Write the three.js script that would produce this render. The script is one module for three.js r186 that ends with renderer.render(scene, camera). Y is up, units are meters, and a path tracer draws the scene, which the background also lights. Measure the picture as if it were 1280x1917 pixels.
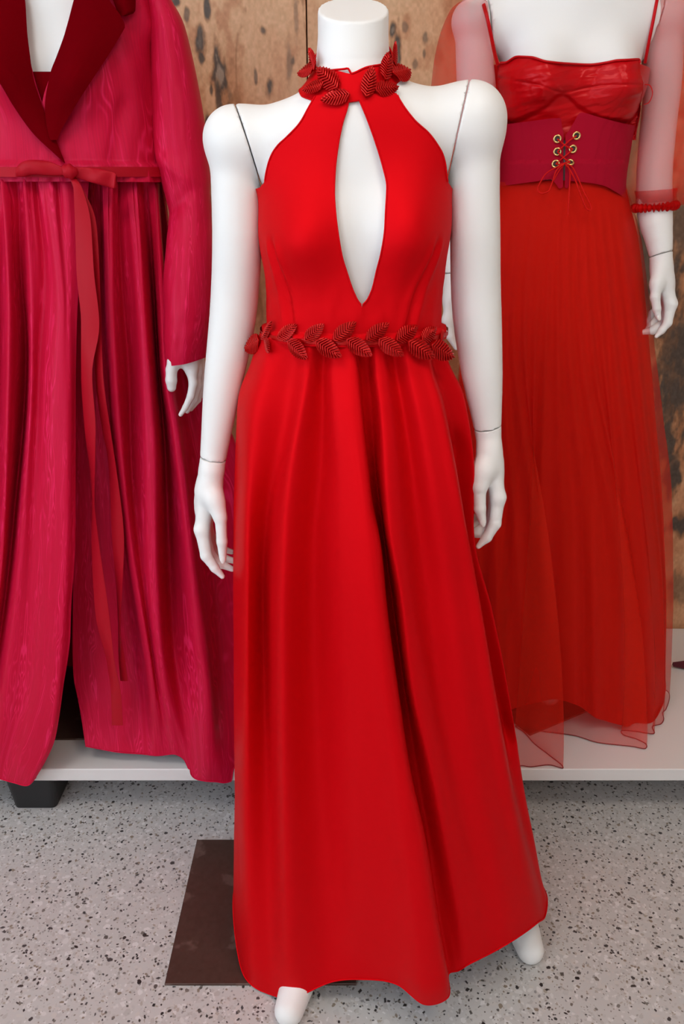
import * as THREE from 'three';
import { mergeGeometries } from 'three/addons/utils/BufferGeometryUtils.js';
import { RoundedBoxGeometry } from 'three/addons/geometries/RoundedBoxGeometry.js';
import { RectAreaLightUniformsLib } from 'three/addons/lights/RectAreaLightUniformsLib.js';
RectAreaLightUniformsLib.init();

// ------------------------------------------------------------------ camera, sky, lights, exposure
const scene = new THREE.Scene();
const W = 1280, HGT = 1917, F = 1489, EYE = 1.38, PITCH = Math.atan(594.5 / F);
const camera = new THREE.PerspectiveCamera(2 * Math.atan(HGT / 2 / F) * 180 / Math.PI, W / HGT, 0.05, 60);
camera.position.set(0, EYE, 0);
camera.rotation.set(-PITCH, 0, 0);
const renderer = new THREE.WebGLRenderer({ antialias: true });
renderer.toneMapping = THREE.LinearToneMapping;
renderer.toneMappingExposure = 0.47;
renderer.shadowMap.enabled = true;
scene.background = new THREE.Color().setRGB(5.6, 6.5, 7.6);

// ------------------------------------------------------------------ small maths
const V = (x, y, z) => new THREE.Vector3(x, y, z);
const S0 = Math.sin(PITCH), C0 = Math.cos(PITCH);
const lerp = (a, b, t) => a + (b - a) * t;
const clamp = (x, a, b) => Math.min(b, Math.max(a, x));
const sstep = (a, b, x) => { const t = clamp((x - a) / (b - a), 0, 1); return t * t * (3 - 2 * t); };
function rng(seed) { let a = seed >>> 0; return () => { a = (a + 0x6D2B79F5) >>> 0; let t = a; t = Math.imul(t ^ (t >>> 15), t | 1); t ^= t + Math.imul(t ^ (t >>> 7), t | 61); return ((t ^ (t >>> 14)) >>> 0) / 4294967296; }; }
function hash3(x, y, z) { let h = Math.imul(x | 0, 374761393) ^ Math.imul(y | 0, 668265263) ^ Math.imul(z | 0, 2147483647 - 1274126177); h = Math.imul(h ^ (h >>> 13), 1274126177); return ((h ^ (h >>> 16)) >>> 0) / 4294967296; }
function noise(x, y, z = 0) {
  const xi = Math.floor(x), yi = Math.floor(y), zi = Math.floor(z); let u = x - xi, v = y - yi, w = z - zi; u = u * u * (3 - 2 * u); v = v * v * (3 - 2 * v); w = w * w * (3 - 2 * w);
  const plane = (k) => { const a = hash3(xi, yi, k), b = hash3(xi + 1, yi, k), c = hash3(xi, yi + 1, k), d = hash3(xi + 1, yi + 1, k); return a + (b - a) * u + (c - a + (a - b - c + d) * u) * v; };
  const p = plane(zi); return w === 0 ? p : p + (plane(zi + 1) - p) * w;
}
function fbm(x, y, o = 4, z = 0) { let s = 0, a = 0.5, t = 0; for (let i = 0; i < o; i++) { s += a * noise(x, y, z + i * 7); t += a; a *= 0.5; x *= 2.03; y *= 2.03; } return s / t; }
// smooth one-dimensional interpolation through a table [[x, v], ...]
function spl(tab, x) {
  const n = tab.length; if (n === 1 || x <= tab[0][0]) return tab[0][1]; if (x >= tab[n - 1][0]) return tab[n - 1][1];
  let i = 0; while (x > tab[i + 1][0]) i++;
  const [x0, y0] = tab[i], [x1, y1] = tab[i + 1], h = x1 - x0, t = (x - x0) / h, d = (y1 - y0) / h;
  const m = (j) => { if (j <= 0) return (tab[1][1] - tab[0][1]) / (tab[1][0] - tab[0][0]); if (j >= n - 1) return (tab[n - 1][1] - tab[n - 2][1]) / (tab[n - 1][0] - tab[n - 2][0]);
    const a = (tab[j][1] - tab[j - 1][1]) / (tab[j][0] - tab[j - 1][0]), b = (tab[j + 1][1] - tab[j][1]) / (tab[j + 1][0] - tab[j][0]); return a * b <= 0 ? 0 : 2 * a * b / (a + b); };
  const m0 = m(i), m1 = m(i + 1), t2 = t * t, t3 = t2 * t;
  return (2 * t3 - 3 * t2 + 1) * y0 + (t3 - 2 * t2 + t) * h * m0 + (-2 * t3 + 3 * t2) * y1 + (t3 - t2) * h * m1;
}
// the same, tabulated for speed
function lut(tab, n = 400) { const a = tab[0][0], b = tab[tab.length - 1][0], v = new Float64Array(n + 1); for (let i = 0; i <= n; i++) v[i] = spl(tab, lerp(a, b, i / n)); return (x) => { const q = clamp((x - a) / (b - a), 0, 1) * n, i = q >= n ? n - 1 : q | 0, f = q - i; return v[i] + (v[i + 1] - v[i]) * f; }; }
// survey of the photograph: a point at picture position (px, py) and distance d in front of the lens
function at(px, py, d) { const u = (px - W / 2) / F, v = (HGT / 2 - py) / F, k = d / (v * S0 + C0); return V(u * k, EYE + (v * C0 - S0) * k, -d); }
function proj(p) { const y = p.y - EYE, zc = -p.z * C0 - y * S0, v = (y * C0 - p.z * S0) / zc; return [W / 2 + F * p.x / zc, HGT / 2 - F * ((y * C0 + (-p.z) * S0) / zc)]; }
function pxPerM(px, py, d) { return F / (d / (((HGT / 2 - py) / F) * S0 + C0)); }
function onLevel(px, py, y) { const v = (HGT / 2 - py) / F; return at(px, py, (y - EYE) / ((v * C0 - S0) / (v * S0 + C0))); }

// ------------------------------------------------------------------ scene helpers
const used = {};
function numbered(n) { used[n] = (used[n] || 0) + 1; return used[n] === 1 ? n : n + '_' + String(used[n] - 1).padStart(3, '0'); }
function thing(name, label, category, base, group) {
  const g = new THREE.Group(); g.name = numbered(name); g.position.copy(base); g.userData = { label, category, base }; if (group) g.userData.group = group; scene.add(g); return g;
}
function rootOf(o) { while (o.parent && o.parent !== scene) o = o.parent; return o; }
// geometry in world coordinates -> a mesh under its thing (or part of it)
function part(name, geo, mat, parent, label) {
  const r = rootOf(parent); geo.translate(-r.position.x, -r.position.y, -r.position.z);
  const m = new THREE.Mesh(geo, mat); m.name = name; m.castShadow = m.receiveShadow = true; if (label) m.userData.label = label; parent.add(m); return m;
}
function struct(name, geo, mat, label, parent = scene) {
  const m = new THREE.Mesh(geo, mat); m.name = name; m.castShadow = m.receiveShadow = true; if (parent === scene) m.userData = { kind: 'structure', label, category: name.split('_')[0] }; parent.add(m); return m;
}
function grid(nu, nv, fn, closedU = false) {
  const pos = [], uv = [], idx = [], cols = closedU ? nu + 1 : nu;
  for (let j = 0; j < nv; j++) for (let i = 0; i < cols; i++) { const r = fn(closedU ? (i % nu) / nu : i / (nu - 1), j / (nv - 1), i % nu, j); pos.push(r.x, r.y, r.z); uv.push(r.u ?? i / (cols - 1), r.v ?? j / (nv - 1)); }
  for (let j = 0; j < nv - 1; j++) for (let i = 0; i < cols - 1; i++) { const a = j * cols + i, b = a + 1, c = a + cols, d = c + 1; idx.push(a, c, b, b, c, d); }
  const g = new THREE.BufferGeometry(); g.setAttribute('position', new THREE.Float32BufferAttribute(pos, 3)); g.setAttribute('uv', new THREE.Float32BufferAttribute(uv, 2)); g.setIndex(idx); g.computeVertexNormals();
  if (closedU) { const n = g.attributes.normal; for (let j = 0; j < nv; j++) { const a = j * cols, b = a + nu; const v = V(n.getX(a) + n.getX(b), n.getY(a) + n.getY(b), n.getZ(a) + n.getZ(b)).normalize(); n.setXYZ(a, v.x, v.y, v.z); n.setXYZ(b, v.x, v.y, v.z); } }
  return g;
}
function tube(points, r, seg = 64, rad = 6, closed = false) { return new THREE.TubeGeometry(new THREE.CatmullRomCurve3(points, closed), seg, r, rad, closed); }
function clean(g) { const h = new THREE.BufferGeometry(); for (const k of ['position', 'normal', 'uv']) if (g.attributes[k]) h.setAttribute(k, g.attributes[k]); if (g.index) h.setIndex(g.index); if (!h.attributes.uv) h.setAttribute('uv', new THREE.Float32BufferAttribute(new Float32Array(h.attributes.position.count * 2), 2)); return h.index ? h.toNonIndexed() : h; }
function merge(list) { return mergeGeometries(list.map(clean)); }

// signed distance fields and their surface (naive surface nets)
const smin = (a, b, k) => { const h = Math.max(k - Math.abs(a - b), 0) / k; return Math.min(a, b) - h * h * k * 0.25; };
function cap(x, y, z, a, b, ra, rb) {
  const bx = b.x - a.x, by = b.y - a.y, bz = b.z - a.z, px = x - a.x, py = y - a.y, pz = z - a.z;
  const h = clamp((px * bx + py * by + pz * bz) / (bx * bx + by * by + bz * bz + 1e-12), 0, 1);
  return Math.hypot(px - bx * h, py - by * h, pz - bz * h) - lerp(ra, rb, h);
}
function nets(f, lo, hi, cell) {
  const nx = Math.ceil((hi.x - lo.x) / cell) + 1, ny = Math.ceil((hi.y - lo.y) / cell) + 1, nz = Math.ceil((hi.z - lo.z) / cell) + 1;
  const val = new Float32Array(nx * ny * nz), id = new Int32Array(nx * ny * nz).fill(-1), I = (i, j, k) => i + nx * (j + ny * k);
  // sample coarsely first; only blocks near the surface are sampled in full
  const B = 4; for (let k = 0; k < nz; k += B) for (let j = 0; j < ny; j += B) for (let i = 0; i < nx; i += B) {
    const c = f(lo.x + (i + 1.5) * cell, lo.y + (j + 1.5) * cell, lo.z + (k + 1.5) * cell), far = Math.abs(c) > cell * B * 2.2;
    for (let kk = k; kk < Math.min(k + B, nz); kk++) for (let jj = j; jj < Math.min(j + B, ny); jj++) for (let ii = i; ii < Math.min(i + B, nx); ii++) val[I(ii, jj, kk)] = far ? c : f(lo.x + ii * cell, lo.y + jj * cell, lo.z + kk * cell);
  }
  const pos = [], idx = [];
  for (let k = 0; k < nz - 1; k++) for (let j = 0; j < ny - 1; j++) for (let i = 0; i < nx - 1; i++) {
    let n = 0, sx = 0, sy = 0, sz = 0; const c = [];
    for (let q = 0; q < 8; q++) c.push(val[I(i + (q & 1), j + ((q >> 1) & 1), k + (q >> 2))]);
    for (let q = 0; q < 8; q++) for (const b of [1, 2, 4]) { if (q & b) continue; const r = q | b, a0 = c[q], a1 = c[r]; if ((a0 < 0) === (a1 < 0)) continue; const t = a0 / (a0 - a1); n++;
      sx += (q & 1) + (b === 1 ? t : 0); sy += ((q >> 1) & 1) + (b === 2 ? t : 0); sz += (q >> 2) + (b === 4 ? t : 0); }
    if (n) { id[I(i, j, k)] = pos.length / 3; pos.push(lo.x + (i + sx / n) * cell, lo.y + (j + sy / n) * cell, lo.z + (k + sz / n) * cell); }
  }
  const quad = (a, b, c, d, flip) => { if (a < 0 || b < 0 || c < 0 || d < 0) return; if (flip) idx.push(a, c, b, a, d, c); else idx.push(a, b, c, a, c, d); };
  for (let k = 1; k < nz - 1; k++) for (let j = 1; j < ny - 1; j++) for (let i = 1; i < nx - 1; i++) {
    const v = val[I(i, j, k)] < 0;
    if (v !== val[I(i + 1, j, k)] < 0) quad(id[I(i, j - 1, k - 1)], id[I(i, j, k - 1)], id[I(i, j, k)], id[I(i, j - 1, k)], !v);
    if (v !== val[I(i, j + 1, k)] < 0) quad(id[I(i - 1, j, k - 1)], id[I(i - 1, j, k)], id[I(i, j, k)], id[I(i, j, k - 1)], !v);
    if (v !== val[I(i, j, k + 1)] < 0) quad(id[I(i - 1, j - 1, k)], id[I(i, j - 1, k)], id[I(i, j, k)], id[I(i - 1, j, k)], !v);
  }
  const nor = new Float32Array(pos.length), e = cell * 0.4;
  for (let i = 0; i < pos.length; i += 3) { const x = pos[i], y = pos[i + 1], z = pos[i + 2]; const n = V(f(x + e, y, z) - f(x - e, y, z), f(x, y + e, z) - f(x, y - e, z), f(x, y, z + e) - f(x, y, z - e)).normalize(); nor[i] = n.x; nor[i + 1] = n.y; nor[i + 2] = n.z; }
  const g = new THREE.BufferGeometry(); g.setAttribute('position', new THREE.Float32BufferAttribute(pos, 3)); g.setAttribute('normal', new THREE.BufferAttribute(nor, 3)); g.setAttribute('uv', new THREE.Float32BufferAttribute(new Float32Array(pos.length / 3 * 2), 2)); g.setIndex(idx); return g;
}
function cast(f, px, py, dmin, dmax) { // first point of a field's surface on the line of sight, else the nearest approach
  let best = 1e9, bp = null; const eye = V(0, EYE, 0), dir = at(px, py, 1).sub(eye).normalize(); let t = dmin;
  for (let i = 0; i < 400 && t < dmax * 1.7; i++) { const p = eye.clone().addScaledVector(dir, t), v = f(p.x, p.y, p.z); if (v < best) { best = v; bp = p.clone(); } if (v < 0.0004) return p; t += Math.max(0.0008, v * 0.6); }
  return bp;
}

// ------------------------------------------------------------------ procedural surfaces
function canvas(w, h, draw) { const c = document.createElement('canvas'); c.width = w; c.height = h; draw(c.getContext('2d'), w, h); const t = new THREE.CanvasTexture(c); t.wrapS = t.wrapT = THREE.RepeatWrapping; t.colorSpace = THREE.SRGBColorSpace; return t; }
function pixels(w, h, fn, srgb = true) { const d = new Uint8Array(w * h * 4); for (let y = 0; y < h; y++) for (let x = 0; x < w; x++) { const c = fn(x / w, y / h, x, y), o = (y * w + x) * 4; d[o] = clamp(c[0], 0, 255); d[o + 1] = clamp(c[1], 0, 255); d[o + 2] = clamp(c[2], 0, 255); d[o + 3] = 255; }
  const t = new THREE.DataTexture(d, w, h); t.wrapS = t.wrapT = THREE.RepeatWrapping; t.magFilter = THREE.LinearFilter; t.minFilter = THREE.LinearMipmapLinearFilter; t.generateMipmaps = true; if (srgb) t.colorSpace = THREE.SRGBColorSpace; t.needsUpdate = true; return t; }
const sRGB = (r, g, b) => new THREE.Color().setRGB(r / 255, g / 255, b / 255, THREE.SRGBColorSpace);
const phys = (o) => new THREE.MeshPhysicalMaterial({ side: THREE.DoubleSide, ...o });

const terrazzo = canvas(2048, 2048, (g, w, h) => {
  const r = rng(7); g.fillStyle = 'rgb(196,194,192)'; g.fillRect(0, 0, w, h);
  const chip = (n, a, b, cols) => { for (let i = 0; i < n; i++) { const x = r() * w, y = r() * h, s = lerp(a, b, r() * r()), k = Math.floor(r() * cols.length), an = r() * 6.283, e = 0.4 + 0.5 * r(), m = 4 + Math.floor(r() * 3); const pts = []; for (let q = 0; q < m; q++) { const t = an + q / m * 6.283 + r() * 0.6; pts.push([Math.cos(t) * s, Math.sin(t) * s * e]); }
    const c = Math.cos(an), sn = Math.sin(an); g.fillStyle = cols[k];
    for (const ox of [0, -w, w]) for (const oy of [0, -h, h]) { if (x + ox < -20 || x + ox > w + 20 || y + oy < -20 || y + oy > h + 20) continue; g.beginPath(); pts.forEach(([u, v], q) => { const X = x + ox + u * c - v * sn, Y = y + oy + u * sn + v * c; q ? g.lineTo(X, Y) : g.moveTo(X, Y); }); g.closePath(); g.fill(); } } };
  chip(16000, 4, 17, ['rgb(208,206,204)', 'rgb(190,188,186)', 'rgb(200,196,192)', 'rgb(184,181,178)', 'rgb(214,212,211)']);
  chip(9000, 2, 9, ['rgb(160,156,152)', 'rgb(176,168,160)', 'rgb(150,148,148)', 'rgb(168,160,148)']);
  chip(6000, 2.5, 11, ['rgb(92,88,84)', 'rgb(120,114,108)', 'rgb(70,68,68)', 'rgb(140,128,114)']);
  chip(1300, 3, 11, ['rgb(44,42,42)', 'rgb(58,54,52)']);
});
const terrazzoMat = new THREE.MeshStandardMaterial({ map: terrazzo, roughness: 0.42 });

// veined orange stone; marks = dark inclusions surveyed on the slab plus some painted shade, in metres (x from its left edge, y height)
function stone(seed, wM, hM, marks) {
  const tex = pixels(marks.length ? 800 : 128, marks.length ? 2000 : 320, (u, v) => {
    const x = u * wM, y = v * hM, wx = x + 0.05 * fbm(x * 5, y * 3, 3, seed), s = fbm(wx * 5, y * 1.6, 5, seed), f = fbm(x * 30, y * 16, 4, seed + 3), fine = fbm(x * 160, y * 120, 2, seed + 5);
    let c = [214, 160, 118]; const m = (k, t) => { c = c.map((a, i) => lerp(a, k[i], t)); };
    m([188, 120, 78], sstep(0.52, 0.72, s)); m([220, 174, 132], sstep(0.5, 0.28, s)); m([178, 112, 70], 0.5 * sstep(0.52, 0.75, f)); m([222, 180, 140], 0.4 * sstep(0.45, 0.25, f));
    const vein = Math.abs(fbm(wx * 7 + 9, y * 1.3, 4, seed + 11) - 0.5); m([150, 98, 58], 0.55 * sstep(0.025, 0.0, vein) * sstep(0.45, 0.6, f));
    const spot = fbm(x * 16 + 3, y * 6, 3, seed + 21); m([72, 60, 50], 0.85 * sstep(0.78, 0.84, spot)); m([128, 92, 60], 0.5 * sstep(0.7, 0.78, spot));
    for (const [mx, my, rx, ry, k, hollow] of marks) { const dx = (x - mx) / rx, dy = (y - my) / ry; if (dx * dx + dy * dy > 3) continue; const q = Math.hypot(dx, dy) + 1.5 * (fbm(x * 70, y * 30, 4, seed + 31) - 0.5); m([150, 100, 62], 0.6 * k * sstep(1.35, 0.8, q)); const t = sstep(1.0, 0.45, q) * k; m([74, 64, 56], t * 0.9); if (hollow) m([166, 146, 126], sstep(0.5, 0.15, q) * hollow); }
    const g = (fine - 0.5) * 26; return c.map((a) => a + g);
  });
  tex.wrapS = tex.wrapT = THREE.ClampToEdgeWrapping; return new THREE.MeshPhysicalMaterial({ map: tex, roughness: 0.42 });
}
const white = phys({ color: sRGB(240, 240, 238), roughness: 0.48, clearcoat: 0.12, clearcoatRoughness: 0.4 });
const seamDark = phys({ color: sRGB(60, 58, 56), roughness: 0.8 });
const nailMat = phys({ color: sRGB(238, 236, 232), roughness: 0.3, clearcoat: 0.3 });
const weave = pixels(256, 256, (u, v, x, y) => { const a = 128 + 50 * Math.sin(x * Math.PI / 2) * Math.cos(y * Math.PI / 4 + (x >> 2)) + 40 * (hash3(x, y, 3) - 0.5); return [a, a, a]; }, false);
weave.repeat.set(14, 14);
const cloth = (r, g, b, o) => phys({ color: sRGB(r, g, b), specularColor: new THREE.Color(1, 0.3, 0.32), specularIntensity: 0.7, ...o });
const satin = cloth(212, 10, 20, { roughness: 0.42, specularIntensity: 0.1, metalness: 0.22, bumpMap: weave, bumpScale: 0.00012 });
const beadMat = cloth(184, 6, 9, { roughness: 0.22, metalness: 0.35, specularIntensity: 1, specularColor: new THREE.Color(1, 0.45, 0.4), clearcoat: 0.08, clearcoatRoughness: 0.1 });
const moireTex = pixels(1024, 2048, (u, v) => {
  const y = v * 16, tri = Math.abs(((u * 2) % 2) - 1), x = tri * 14, warp = 2.6 * fbm(x * 0.5, y * 0.55, 3, 2) + 0.35 * noise(x * 3, y * 2.2, 4);
  const lines = 0.5 + 0.5 * Math.sin((x * 1.7 + warp * 3.2) * 6.283), rib = hash3(Math.floor(u * 1024), 0, 5), ribs = 0.5 + 0.5 * Math.sin(u * 1024 * 0.9);
  const band = sstep(0.38, 0.68, fbm(x * 0.8 + warp, y * 0.3, 3, 9)), k = (0.12 + 0.88 * band) * Math.pow(lines, 2.5);
  const m = 0.92 + 0.13 * k + 0.05 * (rib - 0.5) + 0.03 * ribs; return [212 * m, 23 * m * (0.8 + 0.7 * k), 68 * m * (0.86 + 0.35 * k)];
});
const moire = phys({ map: moireTex, roughness: 0.42, specularColor: new THREE.Color(1, 0.3, 0.55), specularIntensity: 0.55, sheen: 0.15, sheenColor: sRGB(255, 50, 130), sheenRoughness: 0.4 });
const sashMat = cloth(172, 12, 32, { roughness: 0.45 });
const velvet = cloth(104, 0, 8, { roughness: 1, specularIntensity: 0.1 });
const silk = cloth(190, 4, 14, { roughness: 0.3, specularIntensity: 1 });
const lining = cloth(196, 6, 5, { roughness: 0.55, specularIntensity: 0.4 });
const tulle = phys({ color: sRGB(236, 40, 22), roughness: 0.9, specularIntensity: 0.2, transparent: true, opacity: 0.36 });
const tulleSleeve = phys({ color: sRGB(224, 24, 20), roughness: 0.9, specularIntensity: 0.2, transparent: true, opacity: 0.38 });
const hemThread = phys({ color: sRGB(128, 26, 26), roughness: 0.7 });
const corsetMat = cloth(172, 6, 40, { roughness: 0.75, bumpMap: weave, bumpScale: 0.0003 });
const lacing = cloth(206, 22, 18, { roughness: 0.6 });
const brass = phys({ color: sRGB(226, 196, 130), metalness: 1, roughness: 0.25 });
const boardMat = phys({ color: sRGB(232, 230, 228), roughness: 0.4 });
const blackPlastic = phys({ color: sRGB(30, 30, 31), roughness: 0.5 });
const plateTex = pixels(512, 512, (u, v) => { const a = fbm(u * 9, v * 9, 4, 3), b = fbm(u * 40, v * 40, 3, 8); const sm = sstep(0.62, 0.75, a) * 26 + (b - 0.5) * 12; const dot = Math.hypot(u - 0.3, v - 0.47) < 0.006 ? 120 : 0, dot2 = sstep(0.022, 0.006, Math.hypot(u - 0.36, (v - 0.22) * 0.8)) * 60, arc = sstep(0.012, 0.003, Math.abs(Math.hypot(u - 0.86, v - 0.28) - 0.27)) * sstep(0.12, 0, Math.abs(v - 0.2)) * (u < 0.75 ? 46 : 0); const e = sm + dot + dot2 + arc; return [84 + e, 62 + e, 54 + e]; });
const plateMat = phys({ map: plateTex, roughness: 0.42, metalness: 0.35 });
const steel = phys({ color: sRGB(150, 150, 152), metalness: 1, roughness: 0.35 });
const plaster = new THREE.MeshStandardMaterial({ color: sRGB(232, 229, 224), roughness: 0.9 });
const frameMat = new THREE.MeshStandardMaterial({ color: sRGB(190, 190, 190), roughness: 0.5 });
const glassMat = new THREE.MeshPhysicalMaterial({ color: 0xffffff, transmission: 1, thickness: 0, roughness: 0, ior: 1.5 });
const panelGlow = new THREE.MeshStandardMaterial({ color: 0xffffff, emissive: new THREE.Color(1, 0.93, 0.82), emissiveIntensity: 2.5 });

// ------------------------------------------------------------------ the room
const WALLZ = -2.13, ROOM = { x0: -2.6, x1: 3.0, z1: 2.6, h: 3.0 };
function boxAt(x0, x1, y0, y1, z0, z1) { const g = new THREE.BoxGeometry(x1 - x0, y1 - y0, z1 - z0); g.translate((x0 + x1) / 2, (y0 + y1) / 2, (z0 + z1) / 2); return g; }
{
  const g = boxAt(ROOM.x0 - 0.2, ROOM.x1 + 0.2, -0.1, 0, WALLZ - 0.25, ROOM.z1 + 0.2), p = g.attributes.position, uv = g.attributes.uv;
  for (let i = 0; i < p.count; i++) uv.setXY(i, p.getX(i) / 1.15 + 0.13, -p.getZ(i) / 1.15);
  struct('floor', g, terrazzoMat, 'pale grey terrazzo floor with dark and brown chips');
  struct('ceiling', boxAt(ROOM.x0 - 0.2, ROOM.x1 + 0.2, ROOM.h, ROOM.h + 0.1, WALLZ - 0.25, ROOM.z1 + 0.2), plaster, 'plain white ceiling');
  const back = struct('wall_back', boxAt(ROOM.x0 - 0.2, ROOM.x1 + 0.2, 0, ROOM.h, WALLZ - 0.25, WALLZ - 0.022), new THREE.MeshStandardMaterial({ color: sRGB(90, 66, 48), roughness: 0.9 }), 'wall clad in orange stone slabs with dark inclusions');
  const seamX = at(574, 60, -WALLZ).x, slabW = 1.2;
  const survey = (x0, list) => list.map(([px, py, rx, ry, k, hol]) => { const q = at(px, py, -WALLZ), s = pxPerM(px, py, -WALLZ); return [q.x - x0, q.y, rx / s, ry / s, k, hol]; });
  const xL = seamX - slabW, xR = seamX;
  const mL = survey(xL, [[387, 17, 6, 18, 1, 0], [375, 80, 9, 26, 1, 0.2], [376, 108, 6, 12, 0.9, 0], [413, 140, 17, 48, 1, 0.9], [408, 185, 7, 26, 0.7, 0], [492, 57, 7, 8, 0.7, 0], [478, 142, 3, 14, 0.6, 0], [504, 168, 7, 20, 0.9, 0], [548, 114, 5, 10, 0.7, 0], [541, 120, 7, 50, 0.35, 0], [554, 40, 5, 44, 0.3, 0], [392, 236, 12, 16, 1, 0], [328, 4, 10, 8, 1, 0], [348, 30, 5, 14, 0.6, 0], [395, 172, 4, 12, 0.8, 0], [576, 30, 3, 10, 0.5, 0]]);
  const mR = survey(xR, [[734, 56, 7, 14, 1, 0.5], [742, 95, 7, 36, 1, 0.3], [795, 70, 7, 16, 0.5, 0], [757, 50, 6, 10, 0.4, 0], [775, 122, 6, 10, 0.4, 0], [793, 100, 3, 8, 0.5, 0], [1268, 430, 40, 70, 0.7, 0], [1256, 720, 50, 150, 1, 0], [1275, 640, 46, 70, 0.9, 0], [1258, 890, 18, 50, 1, 0], [1268, 985, 30, 20, 1, 0], [1246, 820, 34, 50, 0.9, 0], [1245, 560, 30, 90, 0.9, 0], [1205, 500, 40, 130, 0.85, 0], [1275, 1100, 30, 40, 0.4, 0]]);  // lower marks mix natural dark patches with wall shade painted into the stone
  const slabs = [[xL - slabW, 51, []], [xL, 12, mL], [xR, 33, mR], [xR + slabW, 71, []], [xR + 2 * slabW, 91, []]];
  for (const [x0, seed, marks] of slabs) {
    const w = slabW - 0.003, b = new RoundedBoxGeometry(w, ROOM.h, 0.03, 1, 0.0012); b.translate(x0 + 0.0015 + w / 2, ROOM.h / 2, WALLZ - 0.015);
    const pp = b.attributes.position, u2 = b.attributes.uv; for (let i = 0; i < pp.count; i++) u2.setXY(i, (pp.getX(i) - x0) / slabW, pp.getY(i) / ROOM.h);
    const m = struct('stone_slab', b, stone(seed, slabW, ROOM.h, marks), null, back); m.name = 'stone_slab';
  }
  // window walls left of and behind the camera, closed wall on the right
  const opening = (name, label, along, fixed, a0, a1, o0, o1, y0, y1, wn) => {
    const mk = (s0, s1, h0, h1) => along === 'z' ? boxAt(fixed - 0.2, fixed, h0, h1, s0, s1) : boxAt(s0, s1, h0, h1, fixed, fixed + 0.2);
    struct(name, merge([mk(a0, o0, 0, ROOM.h), mk(o1, a1, 0, ROOM.h), mk(o0, o1, 0, y0), mk(o0, o1, y1, ROOM.h)]), plaster, label);
    const n = 3, bar = 0.04, f = [], mid = along === 'z' ? fixed - 0.1 : fixed + 0.1;
    const fb = (s0, s1, h0, h1) => along === 'z' ? boxAt(mid - 0.03, mid + 0.03, h0, h1, s0, s1) : boxAt(s0, s1, h0, h1, mid - 0.03, mid + 0.03);
    f.push(fb(o0, o1, y0, y0 + bar), fb(o0, o1, y1 - bar, y1)); for (let i = 0; i <= n; i++) { const s = lerp(o0, o1 - bar, i / n); f.push(fb(s, s + bar, y0 + bar, y1 - bar)); }
    const win = struct(wn, merge(f), frameMat, 'large shop window with pale frame');
    for (let i = 0; i < n; i++) { const s0 = lerp(o0, o1 - bar, i / n) + bar, s1 = lerp(o0, o1 - bar, (i + 1) / n); const g2 = new THREE.PlaneGeometry(s1 - s0, y1 - y0 - 2 * bar); if (along === 'z') { g2.rotateY(Math.PI / 2); g2.translate(mid, (y0 + y1) / 2, (s0 + s1) / 2); } else g2.translate((s0 + s1) / 2, (y0 + y1) / 2, mid); struct('pane', g2, glassMat, null, win).name = 'pane'; }
  };
  opening('wall_left', 'white plaster wall with a wide window', 'z', ROOM.x0, WALLZ, ROOM.z1, -0.9, 2.0, 0.95, 2.85, 'window_1');
  opening('wall_front', 'white plaster wall with the shop window', 'x', ROOM.z1, ROOM.x0 - 0.2, ROOM.x1 + 0.2, -2.4, -0.6, 0.95, 2.85, 'window_2');
  struct('wall_right', boxAt(ROOM.x1, ROOM.x1 + 0.2, 0, ROOM.h, WALLZ, ROOM.z1), plaster, 'plain white plaster wall');
  for (const [x, z, warm, power] of [[-0.75, 0.0, 0.88, 26], [0.75, 0.0, 0.74, 24], [0.75, 1.4, 0.74, 16]]) {
    const t = thing('ceiling_light', 'flat square ceiling light panel in the white ceiling', 'light', V(x, ROOM.h - 0.03, z), 'ceiling light panels');
    part('frame', boxAt(x - 0.32, x + 0.32, ROOM.h - 0.03, ROOM.h - 0.001, z - 0.32, z + 0.32), frameMat, t);
    part('diffuser', boxAt(x - 0.3, x + 0.3, ROOM.h - 0.035, ROOM.h - 0.03, z - 0.3, z + 0.3), panelGlow, t);
    const l = new THREE.RectAreaLight(new THREE.Color(1, 0.5 + warm / 2, warm), power, 0.6, 0.6); l.position.set(0, -0.015, 0); l.rotation.x = -Math.PI / 2; l.name = 'panel_light'; t.add(l);
  }
}

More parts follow.
